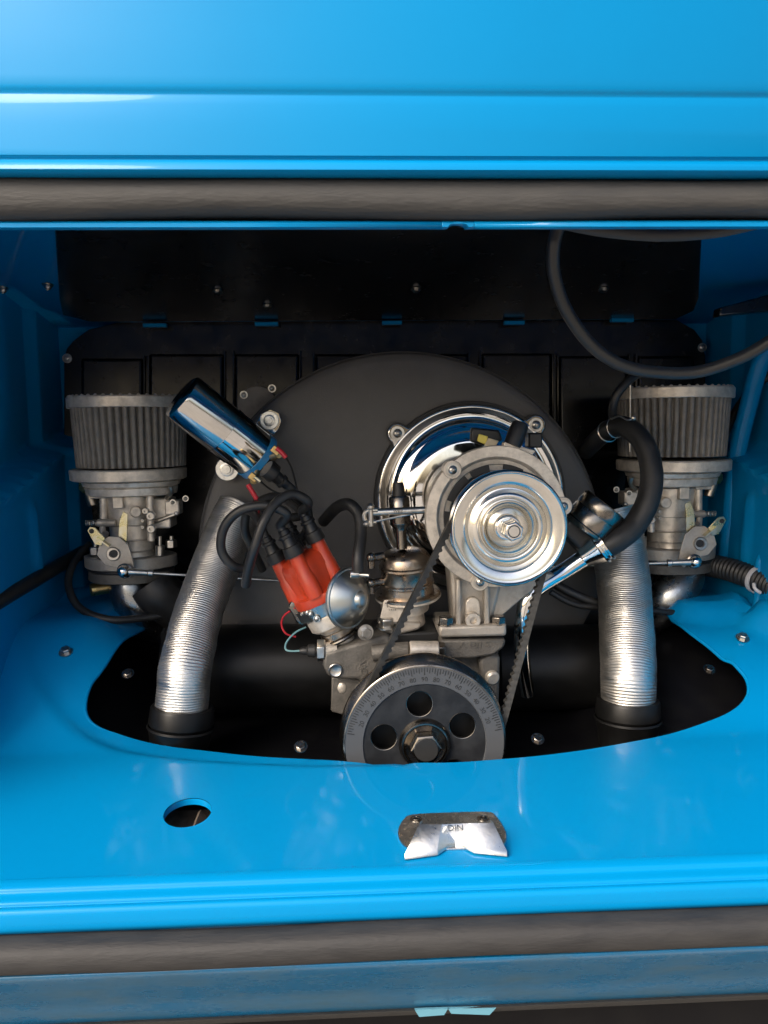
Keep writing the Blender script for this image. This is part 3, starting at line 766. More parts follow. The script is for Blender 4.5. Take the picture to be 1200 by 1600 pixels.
# metal bowl and body
bowl = build('bowl', MB().lathe(base, ax, [(h * k, r * k) for h, r in [(-3, 38), (-4.5, 40.5), (-7, 40), (-24, 38), (-25, 36), (-26, 35)]], 64), STEEL, ds)
build('body_casting', MB().lathe(base, ax, [(h * k, r * k) for h, r in [(-25, 30), (-25, 37), (-30, 38), (-46, 37), (-50, 33), (-54, 26), (-56, 25), (-70, 24), (-72, 20), (-90, 20), (-90, 0)]], 64), CASTL, ds)
build('shaft_collar', MB().lathe(base, ax, [(h * k, r * k) for h, r in [(-57, 26), (-59, 28), (-68, 28), (-70, 26)]], 48), BRONZE, ds)
cl_c = dp(-72); cr = 30 * k
cpts = [cl_c + (u * math.cos(a) + v * math.sin(a)) * cr for a in [R(-120 + 15 * i) for i in range(17)]]
clamp = build('hold_down_clamp', MB().tube(cpts + [P(568, 990, .815)], .0024, 10, 3), DKSTEEL, ds)
build('clamp_screw', screw_mb(P(571, 988, .812), (.25, -1, .05), .0058, .006, hexhead=True), STEEL, clamp)
# spring clips
for a in (R(-75), R(75)):
    m = MB().tube([dp(-24, a, 41), dp(-16, a, 45), dp(-4, a, 45), dp(6, a, 46), dp(10, a, 41)], .0022, 8, 4, flat=2.0); build('spring_clip', m, DKSTEEL, ds)
for h, a in ((-8, R(-55)), (-12, R(-32)), (-22, R(-22)), (-8, R(-38))):
    build('bowl_screw', screw_mb(dp(h, a, 40.5), (dp(0, a, 1) - dp(0)), .0028, .002), STEEL, bowl)
# vacuum can
vc = P(543, 935, .832); vax = V((.72, -.66, .06)).normalized()
pr = [(-.010, 0), (-.010, 24), (-.004, 34), (-.002, 46), (0, 48.5), (.0022, 48.5), (.0035, 46.5), (.0035, 44), (.006, 41), (.012, 33), (.0165, 24), (.019, 18), (.0195, 14), (.0215, 12), (.0235, 10.5), (.0245, 8), (.0245, 0)]
can = build('vacuum_can', MB().lathe(vc, vax, [(h, r * k) for h, r in pr], 72), mat('zinc_plated_can', (.52, .53, .50), .38, metal=1, rvar=.07, c2=(.50, .50, .47), c2s=40), ds, sharp=40)
a, b = P(553, 897, .815), P(577, 899, .81)
m = MB().cyl(a, b, .0022, 12); m.cyl(a - V((.004, 0, 0)), a + V((.006, 0, 0)), .0045, 16, ch=.0006); build('hose_nipple', m, STEEL, can)
build('can_bracket', MB().prism([dp(-6, R(-40), 40), dp(-24, R(-40), 39), dp(-24, R(-78), 46), dp(-6, R(-78), 48)], u * .002), STEEL, can)

# vacuum hose
o = build('vacuum_hose', MB().tube([P(560, 893, .813), P(560, 870, .815), P(564, 830, .83), P(560, 803, .84), P(545, 788, .85), P(526, 793, .87), P(505, 815, .90)], 9.5 * k, 16, 8), HOSE)
tag(o, 'thick black vacuum hose bending down onto the silver can of the distributor', 'hose')

# ignition leads with boots
def lead(tip, axis, path, label, boot_r=13, r=7.2, capb=True):
    t = thing('ignition_lead', label, 'ignition lead', tip, 'ignition leads')
    m = MB(); b = V(tip); axn = V(axis).normalized()
    bp_ = [(-16, 0), (-16, boot_r + 2.5), (-14, boot_r + 3), (0, boot_r + 1.5), (1, boot_r - 1), (3, boot_r - 2), (14, boot_r - 3), (15, boot_r - 1), (19, boot_r - 1), (20, boot_r - 4), (27, boot_r - 4.5), (28, r)]
    m.lathe(b, axn, [(h * k, rr * k) for h, rr in bp_], 28); build('boot', m, BLKPL, t, sharp=35)
    build('cable', MB().tube([b + axn * 24 * k, b + axn * 36 * k] + path, r * k, 14, 8), CABLE, t)
    return t
tips = [dp(10 + hh - 3, a, rr) for a, rr, hh in tw]
order = sorted(range(4), key=lambda i: tips[i].x)
print('tower tips x order', [(round(tips[i].x, 3), round(tips[i].y, 3), round(tips[i].z, 3)) for i in order])
tR = tips[order[3]]; tL = tips[order[0]]
mid = sorted([tips[order[1]], tips[order[2]]], key=lambda p: p.y)
lead(tR, ax, [P(482, 785, .83), P(458, 772, .82), P(432, 785, .81), P(412, 815, .80), P(398, 855, .80), P(388, 890, .81), P(384, 915, .82)], 'black ignition lead arching from the rightmost red tower over and down to the left')
lead(mid[0], ax, [P(448, 803, .815), P(415, 790, .81), P(375, 798, .81), P(350, 825, .815), P(346, 860, .82), P(365, 885, .825), P(392, 888, .84)], 'black ignition lead looping wide in front of the foil duct')
lead(tL, ax, [P(408, 822, .85), P(396, 802, .865), P(386, 800, .88), P(383, 830, .89), P(396, 860, .90), P(410, 890, .92)], 'black ignition lead from the leftmost red tower, behind the wide loop')
lead(mid[1], ax, [P(470, 805, .88), P(455, 785, .90), P(430, 775, .92), P(400, 785, .94)], 'black ignition lead from the rear red tower running back along the shroud')

# ================================================================== IGNITION COIL
ca, cb = P(283, 619, .862), P(402, 713, .902); cax = (cb - ca).normalized()
COILCH = mat('coil_chrome', (.66, .64, .60), .13, metal=1, rvar=.04, c2=(.58, .56, .53), c2s=25)
co = thing('ignition_coil', 'chrome cylindrical ignition coil with blue band, tilted above the distributor', 'ignition coil', (ca + cb) / 2)
cr = 39 * K(.875); Lc = (cb - ca).length
build('coil_can', MB().lathe(ca, cax, [(0, 0), (0, cr - .003), (.0012, cr - .001), (.004, cr), (Lc * .72, cr), (Lc * .722, cr - .0004), (Lc * .73, cr - .0004), (Lc * .732, cr), (Lc - .004, cr), (Lc - .003, cr - .001)], 72), COILCH, co)
build('blue_band', MB().lathe(cb, cax, [(-.004, cr), (-.004, cr + .0012), (.004, cr + .0012), (.005, cr - .001), (.005, cr - .003)], 72), BLUEBAND, co)
build('coil_top', MB().lathe(cb, cax, [(.003, cr - .002), (.006, cr - .003), (.007, cr * .6), (.012, cr * .36), (.020, cr * .3), (.030, cr * .26), (.030, 0)], 48), BLKPL, co)
_, cu, cv = frame(cax, (0, 0, 1))
for s, sgn in ((1, 1), (-1, -1)):
    tpos = P(431, 707, .84) if s > 0 else P(392, 748, .84)
    m = MB().cyl(cb + cax * .006 + (tpos - cb) * .62, tpos + cax * .004, .004, 12); build('coil_terminal', m, BRASS, co)
# spade clips and thin wires
for pts, mm, lab in (([(432, 700), (440, 707), (447, 715)], REDW, 0), ([(398, 745), (407, 752)], GOLD, 0), ([(387, 757), (394, 768), (401, 780)], REDW, 0)):
    build('crimp_sleeve', MB().tube([P(a, b, .825) for a, b in pts], .0026, 10, 4), mm, co)
for px, py in ((431, 704), (396, 746)):
    build('spade_clip', MB().box(P(px, py, .83), .010, .004, .008, Matrix.Rotation(R(40), 3, 'Y')), BRASS, co, bevel=.0008)
# bracket: band round the can with two bolted feet
Mb = .80
build('bracket_band', MB().lathe(ca + cax * Lc * .55, cax, [(0, cr + .0002), (0, cr + .0010), (.022, cr + .0010), (.022, cr + .0002)], 72), CHROME, co)
ft = PP([(400, 662), (408, 646), (422, 639), (436, 645), (440, 657), (436, 670), (424, 684), (412, 680)], .955)
bf = build('bracket_foot', MB().prism(ft, (0, .003, 0)), CHROME, co, bevel=.001)
def washer_bolt(px, py, Y, r, par):
    c = P(px, py, Y)
    m = MB().lathe(c, FWD, [(-.002, r), (.001, r), (.0015, r * .95), (.0015, r * .62), (.0035, r * .6), (.004, r * .5), (.004, r * .38), (.007, r * .34), (.0072, 0)], 36)
    return build('washer_bolt', m, LATCH, par)
washer_bolt(421, 657, .953, .0115, bf)
bf2 = build('bracket_foot', MB().prism(PP([(340, 725), (362, 712), (385, 716), (385, 742), (362, 742), (345, 745)], .965), (0, .003, 0)), CHROME, co, bevel=.001)
washer_bolt(355, 733, .960, .0145, bf2)
t = lead(P(428, 742, .835), cax, [P(462, 775, .85), P(478, 790, .865), P(482, 812, .87), P(476, 835, .862)] + [pcen + ax * 30 * k], 'short black ignition lead from the chrome coil into the middle of the red cap', boot_r=12)
build('boot', MB().lathe(pcen + ax * 14 * k, ax, [(0, 14 * k), (16 * k, 13 * k), (18 * k, 10 * k), (30 * k, 9 * k), (31 * k, 7 * k)], 24), BLKPL, t)
for pts, mm, lab in (([P(447, 715, .825), P(455, 730, .84), P(462, 755, .86), P(466, 785, .88)], CABLE, 'thin dark wire hanging from the red crimp on the right of the coil'),
                     ([P(407, 752, .825), P(420, 763, .84), P(437, 772, .85), P(455, 780, .87)], CABLE, 'thin dark wire from the golden spade clip under the coil'),
                     ([P(401, 780, .825), P(405, 790, .84), P(404, 805, .87)], REDW, 'thin red wire end below the left of the coil'),
                     ([P(461, 950, .84), P(444, 962, .85), P(440, 977, .855), P(447, 990, .855), P(462, 995, .86)], REDW, 'thin red wire curling out beside the distributor body'),
                     ([P(478, 980, .85), P(462, 988, .845), P(448, 1003, .84), P(448, 1016, .835), P(470, 1017, .833)], TEALW, 'thin teal wire curving down to the black sender boot')):
    o = build('thin_wire', MB().tube(pts, .0011, 8, 8), mm); tag(o, lab, 'wire')

# ================================================================== FUEL PUMP
fpm = thing('fuel_pump', 'round bronze coloured mechanical fuel pump behind the left run of the belt', 'fuel pump', P(630, 985, .86))
FY = .862; k = K(FY); fc = P(637, 925, FY); fax = V((-.06, -.13, 1)).normalized()
pr = [(-6, 0), (-6, 46), (-3, 52), (0, 52), (2, 50), (2, 42), (14, 41), (16, 43), (19, 43), (21, 41), (40, 41), (44, 43.5), (47, 43), (49, 40), (60, 38), (66, 33), (70, 22), (71, 0)]
build('pump_body', MB().lathe(fc, fax, [(h * k, r * k) for h, r in pr], 64), BRONZE, fpm, sharp=40)
build('pump_flange', MB().lathe(fc - fax * 6 * k, fax, [(-3 * k, 0), (-3 * k, 50 * k), (0, 53 * k), (3 * k, 50 * k), (3 * k, 0)], 64), CASTL, fpm)
build('pump_neck', MB().lathe(fc - fax * 52 * k + V((-.004, 0, 0)), fax, [(0, 0), (0, 31 * k), (20 * k, 29 * k), (24 * k, 38 * k), (44 * k, 40 * k), (44 * k, 0)], 48), CASTL, fpm)
build('pump_foot', MB().prism(PP([(590, 975), (612, 968), (660, 974), (656, 984), (618, 994), (592, 986)], .842), (0, .045, 0)), CAST, fpm, bevel=.003)
build('pump_spacer', MB().prism(PP([(582, 990), (640, 988), (690, 986), (690, 1002), (600, 1012), (580, 1004)], .845), (0, .06, 0)), BLKPL, fpm, bevel=.003)
plate = build('pump_plate', MB().prism(PP([(600, 938), (634, 937), (627, 972), (592, 974)], .835), (0, .004, 0)), CASTL, fpm, bevel=.0008)
build('plate_lettering', text_mb('TOP', .0075, P(612, 946, .8345), XA, (-.1, 0, 1), .0003), CASED, plate)
build('plate_lettering', text_mb('1.9.14', .0035, P(613, 953, .8345), XA, (-.1, 0, 1), .0003), CASED, plate)
build('foot_bolt', MB().hexn(P(604, 977, .838), (0, -.2, 1), .0085, .010), STEEL, fpm, bevel=.0005)
build('foot_bolt', MB().lathe(P(604, 979, .838), (0, -.2, 1), [(0, .011), (.0015, .011), (.0015, 0)], 24), STEEL, fpm)
for yy in (868, 908):
    a, b = P(600, yy, .85), P(580, yy + 3, .845)
    m = MB().cyl(a, b, .0045, 16, ch=.0006); m.ball(b, .0058, 12); m.cyl(b + V((0, 0, -.012)), b + V((0, 0, .004)), .0036, 12)
    build('hose_union', m, DKSTEEL, fpm)
# upright fuel fitting on the pump
ff_ = thing('fuel_line_ferrule', 'dark nickel ferrule with black hose standing upright on the fuel pump', 'pipe fitting', P(627, 855, .85))
a, b = P(628, 858, .852), P(621, 735, .862); fa = (b - a).normalized(); k = K(.855)
build('ferrule', MB().lathe(a, fa, [(h * k, r * k) for h, r in [(0, 8.5), (27, 8.5), (32, 10), (38, 15.5), (40, 16.5), (80, 16.5), (83, 15), (84, 11)]], 40), DKSTEEL, ff_, sharp=35)
build('hose_end', MB().lathe(a, fa, [(h * k, r * k) for h, r in [(82, 13), (84, 13), (84, 10), (98, 9.5), (105, 8), (105, 0)]], 32), HOSE, ff_)
rod = thing('clamp_bar', 'silver bar with a forked screw clamp across the upright fuel fitting', 'clamp', P(620, 800, .83))
m = MB().cyl(P(578, 801, .833), P(664, 797, .832), .0042, 16, ch=.0004); build('bar', m, STEEL, rod)
build('bar_lettering', text_mb('WEZ', .005, P(622, 799, .8276), XA, ZA, .0002), DKSTEEL, rod)
m = MB().tube([P(662, 799, .832), P(600, 812, .833), P(580, 816, .833)], .0013, 8, 3)
m.tube([P(590, 797, .83), P(574, 798, .83), P(569, 806, .83), P(573, 816, .83), P(588, 815, .83)], .0026, 10, 5)
m.cyl(P(579, 793, .828), P(580, 822, .828), .0028, 10); m.ball(P(579, 792, .828), .0042, 10); m.ball(P(572, 818, .828), .0040, 10)
build('fork', m, STEEL, rod)

# ================================================================== FOIL AIR DUCTS
def duct(pts, r0, r1, lab, bootc, bootax):
    t = thing('air_duct', lab, 'air duct', bootc, 'corrugated foil air ducts')
    path = catmull(pts, 60)
    # resample evenly
    out = [path[0]]; d = 0; step = .00075; 
    L = 0
    for i in range(1, len(path)):
        seg = (path[i] - path[i - 1]); l = seg.length; q = step - d
        while q < l: out.append(path[i - 1] + seg * (q / l)); q += step
        d = l - (q - step)
    N = len(out)
    m = MB()
    sd = random.random() * 50
    def rr(q):
        i = q * (N - 1); base_ = r0 + (r1 - r0) * q
        w_ = .00040 * math.sin(i * step / .0026 * 2 * math.pi + 3 * noise.noise(V((i * .035, sd, 2)))) * (1 + .5 * noise.noise(V((i * .02, sd, 0))))
        return base_ * (1 + .05 * noise.noise(V((i * .008, sd, 5)))) + w_
    m.tube(out, rr, 44, 0, caps=False)
    # crumple
    for i, p in enumerate(m.v):
        m.v[i] = p + V((1, .6, .3)) * (.0016 * noise.noise(p * 45 + V((sd, 0, 0)))) + V((.0002 * noise.noise(p * 260), 0, .0003 * noise.noise(p * 260 + V((9, 0, 0)))))
    build('foil_hose', m, FOIL, t, sharp=80, solid=0)
    bx = V(bootax).normalized()
    build('rubber_boot', MB().lathe(bootc, bx, [(-.016, r1 + .0045), (-.012, r1 + .007), (.004, r1 + .006), (.0065, r1 + .0045), (.007, r1 + .0008), (0, r1 - .002)], 48), HOSED, t)
    build('boot_clip', MB().lathe(V(bootc) - bx * .017, bx, [(-.03, 0), (-.03, r1 + .002), (-.003, r1 + .006), (0, r1 + .0085), (.002, r1 + .007)], 48), HOSED, t)
    return t
duct([P(376, 790, .96), P(362, 822, .95), P(335, 890, .92), P(305, 975, .87), P(289, 1050, .835), P(284, 1118, .825)], .028, .0285, 'left silver corrugated foil duct curving down beside the distributor', P(285, 1112, .825), P(289, 1060, .828) - P(284, 1118, .825))
duct([P(950, 800, .96), P(965, 850, .95), P(975, 920, .915), P(980, 1000, .87), P(982, 1060, .845), P(981, 1106, .84)], .0335, .0295, 'right silver corrugated foil duct below the oil filler hose', P(981, 1100, .84), P(982, 1050, .842) - P(981, 1106, .84))

# ================================================================== OIL FILLER
of = thing('oil_filler', 'dark steel oil filler with round cap, right of the shiny pulley', 'oil filler', P(905, 850, .87))
OY = .86; k = K(OY)
fdir = (P(975, 775, OY) - P(885, 860, OY)); fdir = (fdir + V((0, -.012, 0))).normalized()
b0_ = P(898, 838, OY)
build('filler_neck', MB().prism(PP([(880, 818), (896, 806), (945, 848), (955, 868), (938, 884), (917, 872), (883, 838)], OY - .012), (0, .035, 0)), BLKPL, of, bevel=.005, segs=3)
build('filler_cap', MB().lathe(P(915, 824, OY), (P(942, 792, OY - .004) - P(915, 824, OY)), [(h * k, r * k) for h, r in [(-6, 0), (-6, 38), (-2, 41), (2, 41), (4, 39), (26, 38.5), (27, 37.8), (29, 38.5), (44, 38), (48, 36), (49, 32), (49, 0)]], 64), DKSTEEL, of, sharp=40)
d2 = (P(958, 868, OY) - P(930, 848, OY))
m = MB().lathe(P(914, 868, OY - .005), P(948, 846, OY - .012) - P(914, 868, OY - .005), [(h * k, r * k) for h, r in [(-4, 0), (-4, 18), (4, 20), (18, 25), (24, 27), (26, 30), (29, 30), (30, 27), (33, 27), (34, 30), (37, 30), (38, 26), (38, 0)]], 48)
build('filler_outlet', m, CHROME, of)
build('filler_tube', MB().tube([P(918, 868, OY), P(880, 893, OY), P(845, 915, .85), P(826, 933, .845), P(818, 965, .845), P(815, 1000, .85), P(818, 1045, .855), P(825, 1085, .86)], lambda q: .0100 - .0015 * q, 24, 8), CHROME, of)
m = MB().lathe(P(910, 872, OY), P(916, 868, OY) - P(910, 872, OY), [(h * k, r * k) for h, r in [(0, 15), (2, 18), (4, 18), (5, 16), (7, 18), (10, 18), (11, 15)]], 40); build('tube_collar', m, CHROME, of)
o = build('breather_hose', MB().tube([P(938, 858, .848), P(965, 843, .845), P(992, 820, .85), P(1013, 780, .855), P(1018, 735, .865), P(1005, 692, .88), P(980, 668, .90), P(958, 668, .92), P(938, 682, .95), P(915, 705, 1.0)], lambda q: (19.5 - 4 * q) * K(.86), 24, 8), HOSE)
tag(o, 'fat black breather hose curving from the oil filler up over the right air filter', 'hose')
hc_ = o
for px, py, Y, dr in ((962, 667, .918, P(980, 668, .90) - P(950, 672, .93)), (950, 674, .932, P(965, 666, .91) - P(940, 682, .95))):
    c = P(px, py, Y)
    build('wire_clip', MB().lathe(c, dr, [(-.001, .0128), (0, .0138), (.001, .0128)], 32), STEEL, o)
build('wire_clip', MB().tube([P(955, 655, .90), P(968, 650, .89), P(980, 656, .88), P(990, 654, .875)], .0012, 8, 4), STEEL, o)
build('clip_ear', MB().ball(P(990, 653, .874), .003, 10), STEEL, o)

# ================================================================== CARBURETTORS
def carb(cx, s, oy, side):
    Y = 1.0; k = K(Y)
    def Q(dx, py, dy=0.0): return P(cx + s * dx, py + oy, Y + dy)
    air = thing('air_filter', f'round pleated air filter on the {side} carburettor' + (', beside the chrome coil' if s > 0 else ', partly behind the fat black hose'), 'air filter', Q(0, 748), 'twin air filters')
    c = Q(0, 632)
    top = build('top_rim', MB().lathe(c, ZA, [(h * k, r * k) for h, r in [(-6, 84), (-6, 89), (-5, 90), (9, 90), (11, 88.5), (11, 84), (9.5, 80), (9.5, 0)]], 80), CASTL, air, sharp=35)
    m = MB()
    for i in range(44):
        a = 2 * math.pi * i / 44
        m.ball(c + V((85.5 * k * math.cos(a), 85.5 * k * math.sin(a), 10.5 * k)), 3.0 * k, 8, (1, 1, 1))
    build('crimp_bumps', m, CASTL, top)
    m = MB(); n = 48 * 10; prr = []
    H = [(-92, 80), (-60, 81), (-30, 82.5), (-4, 84)]
    jit = [random.uniform(-.35, .35) for _ in range(48)]
    def pm(a, i):
        q = a / (2 * math.pi) * 48; p_ = int(q) % 48
        f_ = (q + jit[p_] * .18 * math.sin(i * .7 + p_)) % 1; d_ = min(f_, 1 - f_)
        return 1.012 - .085 * math.exp(-(d_ / .17) ** 2)
    m.lathe(c, ZA, [(h * k, r * k) for h, r in [(-94 + 90 * t / 8, 80 + 4 * t / 8) for t in range(9)]], n, None, pm)
    build('pleated_element', m, PAPER, air, sharp=60)
    build('bottom_rim', MB().lathe(Q(0, 739), ZA, [(h * k, r * k) for h, r in [(-10, 0), (-10, 82), (-8, 86), (6, 86.5), (8, 85), (8, 76), (9, 0)]], 80), CASTL, air, sharp=35)
    # carburettor
    cb_ = thing('carburettor', f'{side} cast aluminium carburettor under its pleated filter', 'carburettor', Q(0, 890), 'twin carburettors')
    X0 = 5
    build('top_cover', MB().lathe(Q(X0, 758), ZA, [(h * k, r * k) for h, r in [(-14, 0), (-14, 60), (-12, 66), (-2, 68), (0, 66), (1, 70), (7, 72), (10, 66), (12, 0)]], 56, None, lambda a, i: 1 + .05 * math.cos(3 * a + 1)), CASTL, cb_, sharp=40)
    build('throat', MB().lathe(Q(X0 + 3, 868), ZA, [(h * k, r * k) for h, r in [(0, 0), (0, 34), (10, 32), (26, 32), (28, 34), (50, 34.5), (52, 37), (96, 40), (96, 0)]], 56), CASTL, cb_, sharp=30)
    # float bowl side
    bx = MB(); bx.box(Q(52, 800), 34 * k, 44 * k, 46 * k); build('float_bowl', bx, CASTL, cb_, bevel=.002)
    build('jet_cover', MB().box(Q(70, 792, -.012), 22 * k, 30 * k, 22 * k), CASTL, cb_, bevel=.002)
    build('pump_lever', MB().tube([Q(40, 815, -.02), Q(60, 808, -.022), Q(73, 803, -.022)], .0028, 10, 4), STEEL, cb_)
    build('lever_ball', MB().ball(Q(74, 802, -.022), .004, 12), STEEL, cb_)
    for dx, py in ((68, 785), (88, 779)):
        build('jet_screw', screw_mb(Q(dx, py, -.025), FWD, .0026, .003), STEEL, cb_)
    build('casting_pad', MB().box(Q(-17, 782, -.036), 16 * k, .008, 24 * k), CASTL, cb_, bevel=.0012)
    build('casting_post', MB().cyl(Q(-40, 772, -.02), Q(-40, 815, -.02), 6 * k, 16), CASTL, cb_)
    build('post_cap', MB().box(Q(-46, 774, -.02), 26 * k, .012, 9 * k), CASTL, cb_, bevel=.001)
    build('casting_post', MB().cyl(Q(32, 768, -.03), Q(34, 845, -.03), 5.5 * k, 16), CASTL, cb_)
    for dx, py, r in ((26, 798, .0042), (34, 806, .0055), (35, 826, .0055), (22, 813, .0023), (22, 823, .0023)):
        m = MB().lathe(Q(dx, py, -.036), FWD, [(-.004, r), (.004, r), (.0048, r * .8), (.0048, r * .4), (.002, r * .35), (.002, 0)], 20)
        build('jet_plug', m, STEEL, cb_)
    for hh in (50, 28, 10):
        build('casting_band', MB().lathe(Q(X0 + 3, 868 - hh), ZA, [(-1.2 * k, 33 * k), (-1 * k, 36 * k), (1 * k, 36 * k), (1.2 * k, 33 * k)], 48), CAST, cb_)
    for dx in (-48, -14, 24, 58):
        build('cover_screw', screw_mb(Q(dx, 752, -.055 + .0009 * abs(dx)), (0, -.3, 1), .0030, .0028), STEEL, cb_)
    build('choke_boss', MB().lathe(Q(10, 800, -.036), FWD, [(-.006, .007), (0, .007), (.001, .006), (.001, .003), (0, 0)], 24), CASTL, cb_)
    build('vent_tube', MB().tube([Q(58, 778, -.02), Q(66, 770, -.03), Q(64, 760, -.035)], .0028, 10, 4), STEEL, cb_)
    # idle screw with spring
    m = MB().cyl(Q(-50, 817, -.03), Q(-20, 817, -.03), .0048, 16, ch=.0008)
    build('idle_screw_boss', m, CAST, cb_)
    m = MB()
    hp = [Q(-50, 817, -.03) + V((s * -(.0145 - .0145 * t / 40), .0035 * math.cos(t * .95), .0035 * math.sin(t * .95))) for t in range(41)]
    m.tube(hp, .0008, 6, 0); m.cyl(Q(-66, 817, -.03), Q(-48, 817, -.03), .0016, 8); build('idle_spring', m, STEEL, cb_)
    build('idle_stop', MB().tube([Q(-42, 822, -.03), Q(-40, 840, -.03), Q(-37, 832, -.034)], .004, 10, 4), CAST, cb_)
    # flanges
    for nm_, y0, y1, mm, dx0, dx1 in (('base_flange', 866, 884, CAST, -68, 74), ('gasket', 884, 889, BLKPL, -64, 70), ('manifold_flange', 889, 904, CASED, -62, 70)):
        cpt = Q((dx0 + dx1) / 2, (y0 + y1) / 2); w_ = (dx1 - dx0) * k; h_ = (y1 - y0) * k
        poly = []
        for i in range(40):
            a = 2 * math.pi * i / 40; q = abs(math.cos(a)) ** 1.0
            rx = w_ / 2; ry = .042 * (1 - .55 * q ** 3)
            e_ = .75
            poly.append(cpt + V((rx * math.copysign(abs(math.cos(a)) ** e_, math.cos(a)), ry * math.copysign(abs(math.sin(a)) ** e_, math.sin(a)), -h_ / 2)))
        build(nm_, MB().prism(poly, (0, 0, h_)), mm, cb_, bevel=.0012)
    for dx, py in ((-53, 866), (66, 855)):
        m = MB().hexn(Q(dx, py, -.01), ZA, .0075, .010); m.cyl(Q(dx, py, -.01), Q(dx, py - 18, -.01), .003, 12); build('stud_nut', m, STEEL, cb_, bevel=.0004)
    m = MB().cyl(Q(48, 868, -.02), Q(48, 852, -.02), .006, 16, ch=.0006); m.cyl(Q(48, 852, -.02), Q(48, 838, -.02), .0022, 10); build('vacuum_nipple', m, STEEL, cb_)
    # fuel banjo
    m = MB().lathe(Q(-70, 760, -.012), (-s * .5, -.8, .1), [(-.010, 0), (-.010, .009), (.002, .009), (.004, .0075), (.004, 0)], 6); build('banjo_bolt', m, BRASS, cb_, bevel=.001)
    m = MB().cyl(Q(-64, 765, -.008), Q(-56, 790, -.008), .0065, 16, ch=.001); build('banjo_union', m, BRONZE, cb_)
    # throttle linkage
    LX = -24 if s > 0 else -42
    YL = -.062; ly = 865 if s > 0 else 863
    def T_(dx, dy_, d=0): return Q(LX + dx, ly + dy_, YL + d)
    pts = [(-22, -18), (-8, -27), (8, -26), (22, -14), (28, 4), (34, 30), (24, 38), (8, 24), (-14, 18), (-27, 2)]
    lv = build('throttle_disc', MB().prism([T_(*p) for p in pts], (0, .0022, 0)), CAST, cb_, bevel=.0006)
    m = MB().lathe(T_(0, 0, .001), FWD, [(-.02, .005), (0, .0085), (.003, .0085), (.0042, .0075), (.0042, .0048), (-.004, .0045), (-.004, 0)], 28); build('throttle_shaft', m, STEEL, lv)
    build('bore_shade', MB().lathe(T_(0, 0, -.0030), FWD, [(-.001, .0050), (.0008, .0048), (.0008, 0)], 24), INKSHADE, lv)  # raised black disc paints the dark inside of the bore
    build('lever_arm', MB().prism([T_(*p, -.003) for p in [(-42, -36), (-38, -42), (-30, -41), (-14, -24), (-20, -12), (-30, -14)]], (0, .002, 0)), GOLD, lv, bevel=.0005)
    build('arm_fold', MB().box(T_(-16, -19, -.004), .018, .010, .0016, Matrix.Rotation(R(38 if s > 0 else -38), 3, 'Y')), GOLD, lv)
    build('arm_hole_shade', MB().lathe(T_(-35, -35, -.0032), FWD, [(0, .0030), (.0005, .0028), (.0005, 0)], 20), INKSHADE, lv)  # flat black disc on the arm paints the dark of a hole
    build('stop_lever', MB().prism([T_(*p, .004) for p in [(6, -18), (8, -50), (14, -66), (22, -62), (20, -18)]], (0, .002, 0)), GOLD, lv, bevel=.0005)
    return Q, (LX, ly)
QL, _ = carb(202, 1, 0, 'left')
QR, _ = carb(1051, -1, -14, 'right')
# throttle rods
def trod(a, b, lab, dirx):
    t = thing('throttle_rod', lab, 'linkage rod', (a + b) / 2, 'throttle linkage rods')
    d = (b - a).normalized()
    build('rod', MB().cyl(a, b, .0020, 12), STEEL, t)
    m = MB().lathe(a + d * .002, d, [(0, 0), (0, .0042), (.010, .0040), (.026, .0034), (.027, .0045), (.032, .0045), (.033, .002)], 20)
    build('rod_end', m, STEEL, t)
    build('ball_socket', MB().ball(a, .0075, 20).cyl(a, a + V((0, .014, 0)), .004, 12), CHROME, t)
    build('socket_lip', MB().lathe(a + V((0, .004, 0)), FWD, [(-.006, .0065), (-.002, .0092), (0, .0092), (.001, .0075)], 28), DKSTEEL, t)
trod(P(193, 893, .925), P(452, 908, .955), 'thin silver throttle rod leaving the left carburettor towards the distributor', 1)
trod(P(1087, 878, .925), P(850, 886, .955), 'thin silver throttle rod leaving the right carburettor behind the foil duct', -1)

# manifolds
for nm_, pts, rr, lab in (('l', [P(205, 902, 1.0), P(206, 925, .995), P(222, 955, 1.0), P(262, 985, 1.03)], .0275, 'grey intake manifold pipe under the left carburettor'),
                          ('r', [P(1066, 880, 1.0), P(1062, 905, .99), P(1042, 935, .98), P(1000, 965, 1.0)], .030, 'grey intake manifold pipe under the right carburettor')):
    o = build('intake_manifold', MB().tube(pts, rr, 32, 8), mat('tarnished_manifold_steel_' + nm_, (.34, .345, .34), .3, metal=1, rvar=.1, c2=(.20, .20, .205), c2s=45)); tag(o, lab, 'intake manifold', 'intake manifolds')
# left black manifold boot, brown fitting and hoses
o = build('manifold_boot', MB().tube([P(238, 912, .985), P(252, 930, .985), P(285, 955, 1.0), P(320, 965, 1.02)], .030, 28, 6), HOSE); tag(o, 'black rubber boot beside the left intake manifold pipe', 'rubber boot')
o = build('pipe_plug', MB().cyl(P(141, 922, .99), P(170, 917, 1.0), .0085, 20, ch=.0012), BRASS); tag(o, 'brown plug under the left carburettor flange', 'plug')
o = build('fuel_hose', MB().tube([P(140, 850, 1.03), P(115, 880, 1.0), P(107, 915, .97), P(125, 950, .95), P(170, 968, .94), P(230, 965, .96), P(290, 955, .98)], .0048, 14, 8), HOSE); tag(o, 'thin black hose looping on the blue floor under the left carburettor', 'hose')
o = build('fuel_hose', MB().tube([P(975, 605, .90), P(962, 625, .90), P(957, 645, .91), P(960, 672, .93)], .0052, 14, 8), HOSE)
